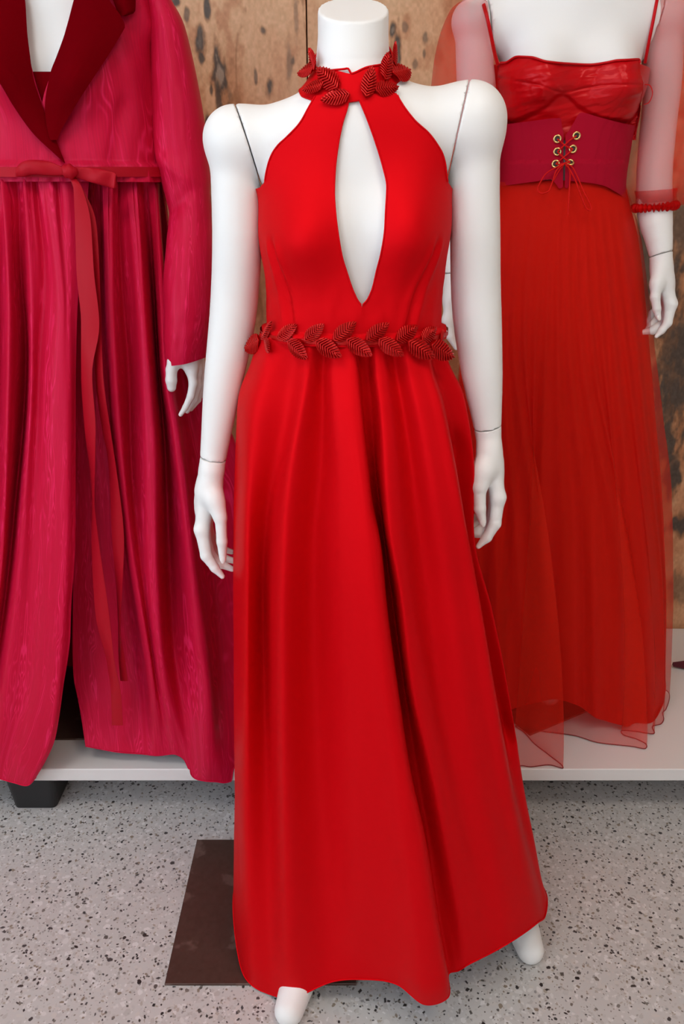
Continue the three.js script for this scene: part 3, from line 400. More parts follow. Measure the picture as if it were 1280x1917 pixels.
  const ring = []; for (let i = 0; i < 80; i++) ring.push(colP(i / 80 * Math.PI * 2, 0)); const ring2 = []; for (let i = 0; i < 80; i++) ring2.push(colP(i / 80 * Math.PI * 2, 1));
  const col = part('collar', merge([grid(96, 12, (u, v) => colP(u * 2 * Math.PI - Math.PI, v), true), tube(ring, 0.0014, 160, 5, true), tube(ring2, 0.0014, 160, 5, true)]), satin, gown, 'high red satin collar');
  const fC = (X, Y, Z) => (Math.hypot(X - nx, Z - nz) - rad(Y, Math.atan2(X - nx, Z - nz)) - 0.003) * 0.7;
  for (const [ax, ay, bx, by, w] of [[592, 132, 585, 91, 0.8], [592, 126, 563, 142, 1], [608, 157, 570, 174, 1], [634, 168, 596, 130, 0.9], [656, 178, 601, 191, 0.9], [684, 184, 696, 127, 0.85], [700, 169, 743, 166, 1], [719, 152, 723, 101, 0.85], [737, 124, 733, 79, 0.8], [731, 140, 763, 137, 1.1]]) {
    const a = cast(fC, ax, ay, 0.8, 1.3), b = cast(fC, bx, by, 0.8, 1.3), n = gradOf(fC, a.clone().lerp(b, 0.5)); a.addScaledVector(n, 0.001); b.addScaledVector(n, 0.005); addLeaf(col, a, b, n, w * 1.05);
  }
}
// skirt
{
  const dc = (y) => spl([[0, 1.225], [0.5, 1.215], [1.2, 1.2]], y), b = (y) => spl([[0, 0.242], [0.3, 0.222], [0.6, 0.202], [0.85, 0.178], [1.0, 0.152], [1.1, 0.126], [1.17, 0.104], [1.19, 0.101]], y);
  const C = (tr, amp, hem) => ({ tr, amp, hem });
  const cols = [
    { phi: -1.5, amp: [0], hemY: 0.075 },
    C([[650, 487], [700, 462], [780, 446], [900, 438], [1000, 437], [1200, 437], [1440, 440], [1630, 447], [1822, 453]], [0.0, 0.0, 0.002, 0.012], 1818),
    C([[655, 508], [729, 488], [854, 472], [1000, 464], [1440, 462], [1850, 472]], [0.004, 0.012, 0.008, 0.014], 1846),
    C([[660, 552], [694, 546], [776, 534], [854, 519], [971, 498], [1100, 492], [1440, 498], [1860, 506]], [-0.004, -0.012, -0.008, 0.008], 1862),
    C([[660, 580], [698, 576], [776, 563], [893, 543], [991, 534], [1150, 530], [1440, 532], [1868, 545]], [0.006, 0.014, 0.01, 0.01], 1869),
    C([[660, 607], [698, 604], [776, 603], [893, 598], [991, 588], [1150, 586], [1440, 596], [1842, 622]], [-0.01, -0.016, -0.014, -0.010], 1842),
    C([[655, 626], [698, 622], [815, 628], [893, 634], [1000, 636], [1290, 650], [1835, 676]], [0.004, 0.008, 0.004, -0.006], 1836),
    C([[655, 642], [737, 643], [815, 650], [893, 662], [991, 670], [1194, 684], [1387, 706], [1540, 722], [1690, 735], [1842, 742]], [0.008, 0.020, 0.020, 0.014], 1843),
    C([[655, 654], [698, 658], [874, 676], [1000, 692], [1290, 724], [1448, 746], [1720, 780], [1880, 796]], [0.010, 0.024, 0.032, 0.042], 1881),
    C([[655, 663], [698, 668], [757, 674], [874, 686], [972, 698], [1000, 706], [1136, 720], [1290, 740], [1448, 764], [1565, 790], [1720, 815], [1850, 838]], [0.008, 0.020, 0.030, 0.040], 1868),
    C([[655, 672], [698, 677], [757, 680], [874, 692], [972, 704], [1000, 712], [1136, 726], [1290, 747], [1448, 771], [1565, 797], [1720, 822], [1830, 842]], [-0.012, -0.014, -0.012, -0.010], 1826),
    C([[655, 684], [698, 689], [757, 695], [874, 702], [972, 714], [1136, 736], [1290, 757], [1448, 783], [1720, 836], [1830, 860]], [-0.014, -0.022, -0.014, -0.006], 1820),
    C([[651, 700], [718, 707], [796, 716], [893, 721], [1010, 731], [1097, 748], [1290, 772], [1440, 805], [1822, 880]], [0.006, 0.016, 0.008, 0.0], 1806),
    C([[655, 714], [718, 724], [796, 734], [893, 742], [1010, 752], [1290, 796], [1440, 826], [1800, 902]], [0.006, 0.012, 0.006, 0.0], 1794),
    C([[668, 733], [700, 742], [760, 752], [850, 766], [1000, 784], [1290, 822], [1440, 852], [1780, 928]], [-0.010, -0.004, 0.0, 0.0], 1780),
    C([[660, 757], [720, 773], [800, 790], [900, 806], [1000, 822], [1290, 864], [1440, 890], [1768, 956]], [0.008, 0.010, 0.006, 0.004], 1764),
    C([[662, 778], [722, 798], [784, 812], [886, 830], [972, 846], [1097, 868], [1290, 900], [1448, 928], [1740, 988]], [0.008, 0.014, 0.008, 0.004], 1742),
    C([[671, 797], [722, 817], [784, 831], [886, 851], [972, 868], [1018, 878], [1097, 893], [1290, 924], [1448, 950], [1700, 1006]], [0.008, 0.018, 0.012, 0.004], 1728),
    C([[671, 806], [722, 827], [784, 842], [886, 860], [972, 874], [1097, 898], [1290, 931], [1448, 958], [1700, 1020]], [-0.010, -0.014, -0.004, 0.0], 1716),
    { phi: 1.42, amp: [0.0, 0.006, 0.0], hemY: 0.098 },
  ];
  const sk = makeSkirt({ left: [[653, 489], [690, 462], [729, 450], [784, 446], [854, 443], [932, 441], [1018, 441], [1218, 442], [1436, 444], [1590, 441], [1635, 440]], right: [[640, 822], [669, 833], [718, 857], [776, 870], [839, 877], [893, 878], [979, 873], [1018, 877], [1097, 898], [1160, 912], [1290, 938], [1448, 968], [1540, 990], [1625, 1010], [1685, 1033]], dc, b, yTop: at(660, 640, 1.1).y, cols, hemBack: 0.07, seed: 3, uScale: 10, wrinkle: 0.0012, square: 0.78, gain: 1.7, nu: 420 });
  part('skirt', sk.geo, satin, gown);
}
// beaded leaf belt
{
  const band = part('waist_trim', grid(120, 5, (u, v) => { const phi = (u * 2 - 1) * Math.PI, y = hitM(660, 641).y + (v - 0.5) * 0.006, p = radial(fM, axM.x, axM.z, phi, y); p.x += Math.sin(phi) * 0.002; p.z += Math.cos(phi) * 0.002; return p; }, true), beadMat, gown, 'garland of beaded red leaves around the waist');
  const rows = [[496, 638, 516, 603], [523, 636, 561, 609], [572, 637, 609, 605], [624, 637, 667, 601], [684, 637, 727, 603], [738, 639, 779, 611], [784, 641, 811, 614], [820, 643, 822, 616], [494, 637, 478, 653], [502, 636, 522, 658], [543, 637, 585, 669], [592, 637, 643, 665], [649, 634, 696, 663], [707, 634, 750, 663], [759, 638, 801, 668], [799, 645, 832, 667]];
  for (const [ax, ay, bx, by] of rows) { const a = hitM(ax, ay), b = hitM(bx, by), n = gradOf(fM, a.clone().lerp(b, 0.5)); n.y *= 0.3; n.normalize(); a.addScaledVector(n, 0.004); b.addScaledVector(n, by > ay ? 0.016 : 0.006); addLeaf(band, a, b, n, 0.95); }
}

// ------------------------------------------------------------------ helper: sleeves and sleeves' folds from surveyed edges
function makeSleeve(rows, dOf, ratio, nu, nv, folds, capTop = false) { // rows: [pyL, pxL, pyR, pxR]
  const n = rows.length, tab = (k) => rows.map((r, i) => [i / (n - 1), r[k]]), T = [0, 1, 2, 3].map(tab);
  return grid(nu, nv, (u, v) => { const d = dOf(v), a = at(spl(T[1], v), spl(T[0], v), d), b = at(spl(T[3], v), spl(T[2], v), d), c = a.clone().lerp(b, 0.5), h = b.clone().sub(a).multiplyScalar(0.5), phi = u * Math.PI * 2, rd = h.length() * (typeof ratio === 'function' ? ratio(v) : ratio), k = 1 + (folds ? folds(phi, v) : 0);
    return { x: c.x + h.x * Math.sin(phi) * (1 + (k - 1) * 0.3), y: c.y + h.y * Math.sin(phi), z: c.z + rd * Math.cos(phi) * k, u: u * 1.5, v: v * 0.7 }; }, true);
}
function ribbon(rows, thick = 0.0012) { // rows: [py, pxLeft, pxRight, d, twist]; a flat band with thickness
  const n = rows.length, T = [0, 1, 2, 3].map((k) => rows.map((r, i) => [i / (n - 1), r[k]])), tw = rows.map((r, i) => [i / (n - 1), r[4] ?? 0]);
  const one = (off) => grid(9, 70, (u, v) => { const py = spl(T[0], v), d = spl(T[3], v), s = spl(tw, v), a = at(spl(T[1], v), py, d + s * 0.5), b = at(spl(T[2], v), py, d - s * 0.5), p = a.lerp(b, u); p.z += off + 0.0015 * Math.sin(u * 3.1) + 0.001 * Math.sin(v * 23 + u * 2); return p; });
  return merge([one(0), one(-thick)]);
}

// ------------------------------------------------------------------ left mannequin and raspberry coat dress
const D2 = 1.72, S2 = 1.07, X2 = at(108, 120, D2).x;
const bodyL = makeBody({ cutY: 1.1, x: X2, d: D2, y: DECK, s: S2, shoulders: [{ c: V(X2 - 0.165, DECK + 1.45 * S2, -D2), r: 0.04, p: V(X2 - 0.168, DECK + 1.45 * S2, -D2), n: V(-1, 0.2, 0).normalize() }, { c: V(X2 + 0.165, DECK + 1.45 * S2, -D2), r: 0.04, p: V(X2 + 0.168, DECK + 1.45 * S2, -D2), n: V(1, 0.2, 0).normalize() }] });
const manL = thing('mannequin', 'headless white mannequin on the platform wearing the raspberry coat dress', 'mannequin', V(X2, DECK, -D2));
addTorso(manL, bodyL, 0.006);
addArm(manL, null, null, [[322, 90, 1.72, 30], [352, 380, 1.69, 27], [355, 600, 1.605, 23], [350, 660, 1.595, 21]], { p: [351, 640, 1.600], n: V(0, -1, 0) }, {
  palm: [[[352, 650, 1.590, 21], [352, 672, 1.585, 18], [358, 692, 1.580, 10]], [[356, 650, 1.600, 20], [362, 680, 1.605, 13], [368, 695, 1.600, 9]], [[358, 655, 1.615, 16], [368, 680, 1.625, 11], [375, 697, 1.620, 8.5]], [[360, 660, 1.625, 14], [378, 697, 1.640, 8]], [[340, 660, 1.580, 15], [327, 675, 1.570, 12]]],
  fingers: [[[328, 672, 1.571, 12], [321, 692, 1.567, 10.5], [320.5, 712, 1.565, 10.5], [321, 725, 1.565, 8.5]], [[358, 690, 1.580, 10.5], [361.5, 718, 1.575, 8], [357, 742, 1.570, 7], [347, 763, 1.567, 5.5], [338, 776, 1.565, 4.2]], [[367, 692, 1.600, 9.5], [370, 722, 1.597, 7.5], [363, 748, 1.591, 6.8], [350, 770, 1.587, 4.5]], [[374, 694, 1.620, 9], [377, 722, 1.617, 7], [370, 748, 1.612, 6.3], [357, 766, 1.607, 4.5]], [[379, 694, 1.637, 8], [383, 716, 1.635, 6.5], [377, 738, 1.631, 5.8], [367, 752, 1.627, 4]]] });
addLeg(manL, V(X2 - 0.075, 1.1, -D2 - 0.04), V(X2 - 0.17, 0.65, -D2), V(X2 - 0.26, DECK + 0.13, -D2 - 0.04), V(X2 - 0.3, DECK + 0.0215, -D2 + 0.08), V(X2 - 0.26, DECK + 0.02, -D2 - 0.12), 0.008);
addLeg(manL, V(X2 + 0.075, 1.1, -D2 - 0.04), V(X2 + 0.1, 0.65, -D2 - 0.03), V(X2 + 0.16, DECK + 0.13, -D2 - 0.02), V(X2 + 0.18, DECK + 0.0215, -D2 + 0.09), V(X2 + 0.16, DECK + 0.02, -D2 - 0.1), 0.008);
{ const a = onLevel(40, 1383, DECK + 0.004), w = 0.355; addPlate(manL, [[a.x, a.z], [a.x + w, a.z], [a.x + w, a.z - w], [a.x, a.z - w]], DECK, [X2 + 0.09, -D2 - 0.06], 0.6); }

const coat = thing('coat_dress', 'raspberry moire coat dress with dark red velvet lapels and a tied sash', 'dress', V(X2, DECK, -D2));
const wideL = [[1.10, 0.172, 0.122, 0.12], [1.18, 0.170, 0.118, 0.118], [1.25, 0.168, 0.108, 0.112], [1.33, 0.164, 0.098, 0.11], [1.40, 0.160, 0.082, 0.105], [1.45, 0.155, 0.066, 0.09], [1.49, 0.10, 0.05, 0.06], [1.54, 0.05, 0.04, 0.04]]; wideL.bust = 0.026;
const fL = clothField(bodyL, wideL, 0.004), axL = { x: X2, z: -D2 };
const hitL = (px, py, off = 0) => { const f = off ? (x, y, z) => fL(x, y, z) - off : fL; return cast(f, px, py, 1.1, 1.85); };
{
  // two fronts crossing at the sash; inner edges run under the lapels
  const inR = [[-40, 150], [0, 138], [60, 122], [110, 108], [135, 96], [200, 78], [260, 70], [330, 70]], inL = [[-40, 38], [0, 47], [60, 52], [110, 58], [140, 64], [200, 82], [250, 100], [290, 118], [330, 135]];
  const front = (inner, sgn, off) => grid(60, 70, (u, v) => { const py = lerp(-40, 340, v), f = (x, y, z) => fL(x, y, z) - off, a = cast(f, spl(inner, py), py, 1.1, 1.85), pa = angOf(a, axL.x, axL.z), phi = lerp(pa, sgn * Math.PI, u), y = a.y, p = radial(f, axL.x, axL.z, phi, y); const dq = (phi - 0.95 - (y - 1.52) * 1.5) / 0.07, k = 0.009 * (fbm(phi * 3, y * 7, 3, 14) - 0.5) * 2 + sgn * 0.5 * (1 + sgn) * -0.009 * Math.exp(-dq * dq) * sstep(1.56, 1.52, y) + 0.004 * Math.sin(phi * 40 + 3 * fbm(phi * 8, 1, 2, 3)) * sstep(1.47, 1.40, y); p.x += Math.sin(phi) * k; p.z += Math.cos(phi) * k; return { x: p.x, y: p.y, z: p.z, u: phi * 0.2, v: y * 0.7 }; });
  part('bodice', merge([front(inL, -1, 0.0), front(inR, 1, 0.004)]), moire, coat);
  // velvet camisole seen in the neck opening
  part('camisole', grid(30, 20, (u, v) => hitL(lerp(52, 112, u), lerp(134, 250, v), -0.002)), velvet, coat, 'dark red velvet camisole');
  // velvet lapels: outer outline and inner outline, slightly raised, with thickness
  const lapel = (inner, outer, off, p0, p1) => { const rows = [], f1 = (k) => grid(26, 60, (u, v) => { const py = lerp(p0, p1, v), xi = spl(inner, py), xo = spl(outer, py), roll = 0.012 * Math.sin(Math.min(1, u * 1.6) * Math.PI * 0.5) * (1 - 0.8 * sstep(0.6, 1, v)); return hitL(lerp(xi, xo, u), py, off + k + 0.004 + roll); }); return merge([f1(0), f1(-0.003)]); };
  part('lapel', lapel([[-40, 150], [0, 138], [60, 122], [110, 104], [130, 96], [145, 92], [200, 84], [250, 90], [300, 118]], [[-40, 190], [0, 205], [30, 226], [50, 234], [60, 229], [100, 205], [150, 172], [200, 140], [250, 112], [262, 108], [300, 122]], 0.010, -40, 262), velvet, coat);
  part('lapel', lapel([[-40, 36], [0, 47], [60, 51], [110, 57], [140, 61], [200, 80], [250, 100], [290, 116], [305, 122]], [[-40, -60], [0, -70], [60, -50], [100, -40], [150, -4], [200, 26], [250, 62], [290, 104], [305, 120]], 0.004, -40, 305), velvet, coat);
  part('collar', merge([0, -0.003].map((k) => grid(16, 20, (u, v) => { const py = lerp(-60, 30, v), xi = lerp(190, 222, v), xo = spl([[-60, 240], [0, 254], [22, 253], [27, 246], [30, 236]], py); return hitL(lerp(xi, xo, u), py, 0.012 + k + 0.008 * Math.sin(u * 3.14)); }))), velvet, coat, 'dark red velvet collar');
  // sleeve: set-in head, soft elbow folds
  const sl = [[-30, 268, -30, 305], [0, 276, 2, 322], [60, 283, 40, 342], [150, 285, 140, 366], [250, 289, 240, 383], [330, 302, 320, 391], [400, 316, 400, 395], [450, 313, 470, 398], [540, 306, 560, 402], [620, 306, 620, 396], [680, 310, 667, 388]];
  const fold = (phi, v) => 0.07 * Math.sin(phi * 2 + v * 9) * sstep(0.1, 0.4, v) + 0.22 * (fbm(phi * 1.1 + 3 + v * 3, v * 7, 3, 22) - 0.5) + 0.16 * Math.exp(-(((v - 0.5 - 0.05 * Math.sin(phi)) / 0.025) ** 2)) * Math.cos(phi + 0.6) - 0.14 * Math.exp(-(((v - 0.56 + 0.04 * Math.sin(phi)) / 0.02) ** 2)) * Math.cos(phi + 0.6);
  part('sleeve', makeSleeve(sl, (v) => 1.71 - 0.11 * sstep(0.25, 1, v), (v) => lerp(1.35, 1.05, v), 72, 110, fold), moire, coat);
  const mir = sl.map(([a, b, c, e]) => [c, 216 - e - 20, a, 216 - b - 20]); part('sleeve', makeSleeve(mir, (v) => lerp(1.71, 1.70, v), (v) => lerp(1.35, 1.05, v), 48, 60, fold), moire, coat);
}
{
  const dc = (y) => spl([[0.1, 1.73], [0.8, 1.73], [1.45, 1.72]], y), b = (y) => spl([[0.1, 0.278], [0.4, 0.256], [0.8, 0.218], [1.1, 0.18], [1.3, 0.15], [1.42, 0.124], [1.46, 0.12]], y), C = (tr, amp, hem) => ({ tr, amp, hem });
  const cols = [ // from the left front's free edge, round the left side and the back, to the right front's free edge
    C([[335, 168], [420, 160], [575, 145], [700, 142], [1009, 141], [1140, 133], [1200, 131], [1275, 120], [1384, 103], [1444, 75], [1470, 58]], [0.004, 0.010, 0.016, 0.012], 1456),
    C([[335, 112], [380, 118], [451, 122], [575, 128], [700, 128], [1009, 124], [1275, 107], [1384, 92], [1466, 52]], [0.002, 0.02, 0.024, 0.016], 1471),
    C([[335, 84], [362, 88], [451, 100], [575, 112], [700, 104], [1009, 96], [1275, 78], [1458, 26]], [0.008, 0.018, 0.018, 0.012], 1466),
    C([[335, 66], [400, 74], [510, 84], [657, 75], [1009, 62], [1275, 48], [1450, 4]], [-0.004, 0.004, 0.008, 0.008], 1460),
    C([[335, 50], [378, 52], [510, 58], [657, 60], [1009, 40], [1440, -14]], [0.006, 0.012, 0.012, 0.01], 1456),
    C([[335, 28], [378, 34], [510, 40], [657, 49], [1009, 22], [1440, -34]], [-0.012, -0.024, -0.012, -0.006], 1440),
    C([[335, 8], [411, 12], [600, 18], [1009, 6], [1440, -54]], [0.004, 0.014, 0.01, 0.008], 1440),
    C([[335, -10], [411, -8], [600, -10], [1009, -30], [1440, -90]], [-0.01, -0.02, -0.02, -0.02], 1440),
    C([[335, -30], [411, -34], [600, -44], [1009, -70], [1440, -140]], [0.004, 0.014, 0.02, 0.02], 1440),
    { phi: -1.5, amp: [0], hemY: 0.2 },
  ];
  for (let i = 0; i < 9; i++) cols.push({ phi: lerp(-1.75, -4.53, i / 8), amp: [0, (i % 2 ? 0.015 : -0.015)], hemY: 0.19 });
  cols.push(
    { phi: 1.5 - 2 * Math.PI + 2 * Math.PI, amp: [0, 0.01], hemY: 0.19 },
    C([[335, 299], [500, 318], [700, 342], [837, 361], [1000, 385], [1216, 410], [1465, 430]], [-0.004, -0.016, -0.024, 0.034], 1464),
    C([[335, 292], [500, 306], [600, 312], [700, 318], [803, 334], [906, 348], [1078, 368], [1216, 386], [1300, 394], [1465, 402]], [0.006, 0.018, 0.024, 0.034], 1464),
    C([[335, 285], [500, 297], [600, 303], [700, 308], [803, 324], [906, 338], [1078, 357], [1216, 372], [1300, 382], [1465, 384]], [0.006, 0.018, 0.024, 0.03], 1463),
    C([[335, 270], [420, 278], [500, 284], [700, 297], [872, 311], [1044, 317], [1216, 326], [1300, 338], [1440, 362]], [-0.008, -0.026, -0.02, 0.014], 1456),
    C([[335, 252], [450, 262], [600, 272], [700, 279], [872, 292], [1044, 294], [1216, 304], [1300, 316], [1425, 344]], [0.006, 0.018, 0.016, 0.0], 1421),
    C([[335, 240], [450, 250], [600, 260], [700, 266], [872, 274], [1044, 278], [1216, 292], [1300, 304], [1425, 330]], [0.004, 0.014, 0.014, -0.002], 1413),
    C([[335, 222], [450, 224], [600, 233], [700, 241], [872, 246], [1044, 262], [1216, 284], [1412, 316]], [-0.012, -0.016, 0.002, -0.006], 1414),
    C([[335, 204], [450, 208], [600, 212], [700, 217], [872, 230], [1009, 245], [1126, 263], [1236, 281], [1412, 304]], [0.006, 0.014, 0.012, -0.008], 1416),
    C([[335, 194], [510, 198], [700, 205], [872, 217], [1009, 234], [1126, 254], [1236, 272], [1300, 280], [1416, 292]], [0.0, 0.008, 0.006, -0.010], 1417),
    C([[335, 186], [510, 190], [700, 196], [872, 205], [1009, 220], [1126, 238], [1236, 254], [1416, 268]], [-0.014, -0.034, -0.044, -0.02], 1416),
    C([[335, 172], [700, 178], [1000, 190], [1200, 205], [1412, 222]], [-0.016, -0.042, -0.05, -0.022], 1413),
    C([[335, 155], [700, 158], [1000, 162], [1200, 165], [1330, 180], [1405, 190]], [-0.016, -0.044, -0.05, -0.026], 1408),
    C([[335, 140], [700, 142], [1000, 138], [1200, 136], [1256, 137], [1330, 150], [1405, 161]], [-0.016, -0.044, -0.048, -0.03], 1403));
  const sk = makeSkirt({ left: [[335, -78], [500, -105], [680, -130], [1000, -180], [1465, -230]], right: [[335, 303], [500, 328], [680, 372], [760, 402], [800, 425], [1000, 490], [1200, 560], [1465, 640]], dc, b, yTop: at(130, 328, 1.6).y, cols, nBack: 0, open: true, hemBack: 0.2, seed: 9, uScale: 5, wrinkle: 0.002, nu: 600, gain: 2.0, onDeck: true, deepest: 0.085, square: 0.82, gather: [36, 0.0055, 0.07] });
  part('skirt', sk.geo, moire, coat);
  // dark lining panel behind the opening
  part('underskirt', grid(40, 30, (u, v) => { const ph = lerp(-0.9, 0.9, u), y = lerp(1.4, 0.36, v); const p = sk.S(ph, y, -0.112 + 0.006 * Math.sin(ph * 22)); return { x: p.x, y: p.y, z: p.z }; }), velvet, coat, 'dark red lining inside the skirt opening');
  // gathered waist seam, sash, bow
  const by = at(130, 326, 1.6).y, sashG = [];
  const sash = part('sash', grid(90, 6, (u, v) => { const phi = (u * 2 - 1) * Math.PI, y = by + 0.006 + (v - 0.5) * 0.017 - 0.003 * Math.cos(phi), p = radial((x, yy, z) => fL(x, yy, z) - 0.008, axL.x, axL.z, phi, y); return p; }, true), sashMat, coat, 'narrow raspberry sash tied in a bow');
  const bd = hitL(130, 322).z * -1 - 0.02;
  const knot = new THREE.SphereGeometry(1, 24, 16); { const p = knot.attributes.position; for (let i = 0; i < p.count; i++) { const x = p.getX(i), y = p.getY(i), z = p.getZ(i), k = 1 + 0.08 * Math.sin(x * 7 + y * 3); p.setXYZ(i, x * 0.0145 * k, y * 0.0125 * k, z * 0.011); } knot.rotateZ(-0.35); knot.computeVertexNormals(); const c = at(130, 321, bd - 0.006); knot.translate(c.x, c.y, c.z); } part('knot', knot, sashMat, sash);
  const loop = (rows, bulge) => { const n = rows.length, T = [0, 1, 2].map((k) => rows.map((r, i) => [i / (n - 1), r[k]])); return grid(26, 40, (u, v) => { const px = spl(T[0], v), a = spl(T[1], v), b2 = spl(T[2], v), ph = u * Math.PI * 2, py = lerp(a, b2, 0.5 - 0.5 * Math.cos(ph)); const p = at(px, py, bd); p.z += bulge * Math.sin(ph) * Math.sin(Math.PI * clamp(v * 0.92 + 0.05, 0, 1)) + 0.002 * Math.sin(v * 14 + u * 5); return p; }, true); };
  part('bow_loop', loop([[120, 314, 328], [105, 307, 329], [85, 301, 328], [62, 299, 327], [42, 303, 331], [32, 311, 331], [29, 318, 328]], 0.007), sashMat, sash);
  part('bow_loop', loop([[140, 313, 332], [158, 313, 338], [180, 315, 344], [200, 319, 350], [213, 322, 353], [218, 327, 352]], 0.006), sashMat, sash);
  part('sash_tail', ribbon([[332, 128, 140, bd, 0], [346, 137, 150, bd - 0.009, 0], [411, 140, 169, bd - 0.017, 0.004], [510, 143, 176, bd - 0.031, 0.01], [608, 152, 186, bd - 0.043, 0.01], [700, 152, 172, bd - 0.051, 0.02], [803, 158, 179, bd - 0.064, 0.02], [880, 168, 178, bd - 0.071, 0.026], [940, 172, 177, bd - 0.078, 0.03], [1009, 171, 184, bd - 0.085, 0.02], [1147, 178, 204, bd - 0.097, 0.01], [1236, 199, 214, bd - 0.102, 0.018], [1300, 208, 226, bd - 0.105, 0.01], [1358, 209, 230, bd - 0.108, 0.004]]), sashMat, sash);
  part('sash_tail', ribbon([[332, 130, 144, bd + 0.004, 0], [420, 160, 180, bd - 0.006, 0], [560, 172, 188, bd - 0.026, 0.008], [700, 178, 193, bd - 0.043, 0.01], [803, 191, 206, bd - 0.054, 0.014], [872, 203, 217, bd - 0.061, 0.014], [1009, 210, 232, bd - 0.074, 0.008], [1095, 217, 229, bd - 0.080, 0.018], [1181, 221, 226, bd - 0.085, 0.022], [1230, 222, 233, bd - 0.088, 0.01], [1275, 225, 239, bd - 0.091, 0.004]]), sashMat, sash);
}

// ------------------------------------------------------------------ right mannequin, corset gown
const D3 = 1.7, S3 = 1.07, X3 = at(1064, 150, D3).x;
const b3l = at(890, 48, D3), b3r = at(1238, 44, D3);
const bodyR = makeBody({ cutY: 1.12, x: X3, d: D3, y: DECK, s: S3, bustH: 0.032, shoulders: [{ c: b3l, r: 0.041, p: at(907, 8, D3), n: V(-1, -0.2, 0).normalize() }, { c: b3r, r: 0.041, p: at(1230, 5, D3), n: V(1, -0.2, 0).normalize() }] });
bodyR.sl.low = bodyR.sr.low = DECK + 1.4 * S3;
const manR = thing('mannequin', 'headless white mannequin on the platform wearing the tulle corset gown', 'mannequin', V(X3, DECK, -D3));
addArm(manR, bodyR, bodyR.sr, [[1238, 44, 1.7, 41], [1238, 180, 1.7, 33], [1226, 300, 1.69, 32], [1225, 390, 1.67, 31.5], [1236, 470, 1.64, 21.5], [1238, 500, 1.635, 19]], { p: [1235, 477, 1.64], n: at(1243, 518, 1.63).sub(at(1235, 477, 1.64)) }, {
  palm: [[[1238, 495, 1.632, 18.5], [1242, 525, 1.628, 16], [1255, 568, 1.62, 11]], [[1238, 505, 1.64, 17], [1243, 535, 1.642, 14], [1252, 572, 1.642, 10]], [[1239, 512, 1.65, 14], [1243, 540, 1.66, 12], [1247, 574, 1.662, 9.5]], [[1239, 515, 1.655, 12], [1242, 570, 1.68, 8.5]], [[1233, 510, 1.622, 13], [1228, 532, 1.612, 11]]],
  fingers: [[[1229, 530, 1.612, 11], [1226, 556, 1.606, 9], [1229, 578, 1.603, 7.5], [1232, 594, 1.602, 5]], [[1255, 570, 1.62, 11], [1249, 604, 1.614, 8.5], [1238, 619, 1.612, 6.5], [1228, 630, 1.61, 3.5]], [[1251, 574, 1.642, 10], [1240, 606, 1.638, 8.5], [1222, 618, 1.634, 8], [1198, 623, 1.63, 4]], [[1247, 574, 1.662, 9.5], [1230, 598, 1.66, 7.5], [1219, 608, 1.656, 6.5], [1210, 618, 1.652, 4.5]], [[1242, 570, 1.68, 8.5], [1221, 586, 1.68, 6.5], [1216, 600, 1.677, 6], [1212, 612, 1.674, 4]]],
  nails: [[0, V(-0.1, 0.1, 1)]] });
addArm(manR, bodyR, bodyR.sl, [[892, 52, 1.7, 40], [893, 200, 1.7, 39], [880, 330, 1.69, 32], [858, 450, 1.67, 25], [850, 520, 1.65, 19], [849, 540, 1.648, 18]], { p: [851, 513, 1.655], n: at(848, 600, 1.64).sub(at(851, 513, 1.655)) }, {
  palm: [[[849, 530, 1.646, 17], [846, 560, 1.64, 15], [838, 600, 1.63, 10]], [[850, 540, 1.655, 15], [844, 602, 1.65, 9.5]], [[850, 545, 1.665, 13], [848, 604, 1.672, 9]], [[850, 545, 1.67, 12], [850, 598, 1.69, 8]], [[854, 545, 1.64, 12], [860, 565, 1.63, 10]]],
  fingers: [[[860, 562, 1.63, 10], [864, 590, 1.625, 8], [862, 615, 1.622, 5]], [[838, 600, 1.63, 10], [843, 630, 1.625, 8], [854, 652, 1.622, 4.5]], [[844, 602, 1.65, 9.5], [849, 634, 1.646, 8], [862, 652, 1.642, 4.5]], [[848, 604, 1.672, 9], [855, 632, 1.67, 7], [868, 646, 1.666, 4.5]], [[850, 598, 1.69, 8], [858, 622, 1.69, 6], [870, 634, 1.687, 4]]], cell: 0.003 });
addTorso(manR, bodyR, 0.005);
addLeg(manR, V(X3 - 0.03, 1.1, -D3 - 0.03), V(X3 - 0.045, 0.65, -D3 - 0.05), V(X3 - 0.09, DECK + 0.13, -D3 - 0.18), V(X3 - 0.1, DECK + 0.0215, -D3 - 0.1), V(X3 - 0.09, DECK + 0.02, -D3 - 0.25), 0.008);
addLeg(manR, V(X3 + 0.05, 1.1, -D3 - 0.03), V(X3 + 0.08, 0.65, -D3 - 0.05), V(X3 + 0.1, DECK + 0.13, -D3 - 0.03), V(X3 + 0.11, DECK + 0.0215, -D3 - 0.04), V(X3 + 0.1, DECK + 0.02, -D3 - 0.2), 0.008);
{ const c = onLevel(992, 1375, DECK + 0.004), r = onLevel(1097, 1331, DECK + 0.004), ex = V(r.x - c.x, 0, r.z - c.z).normalize(), ey = V(ex.z, 0, -ex.x); if (ey.z > 0) ey.negate(); const w = 0.355, p = (a, b) => [c.x + ex.x * a * w + ey.x * b * w, c.z + ex.z * a * w + ey.z * b * w]; addPlate(manR, [p(0, 0), p(1, 0), p(1, 1), p(0, 1)], DECK, p(0.5, 0.6), 0.7); }

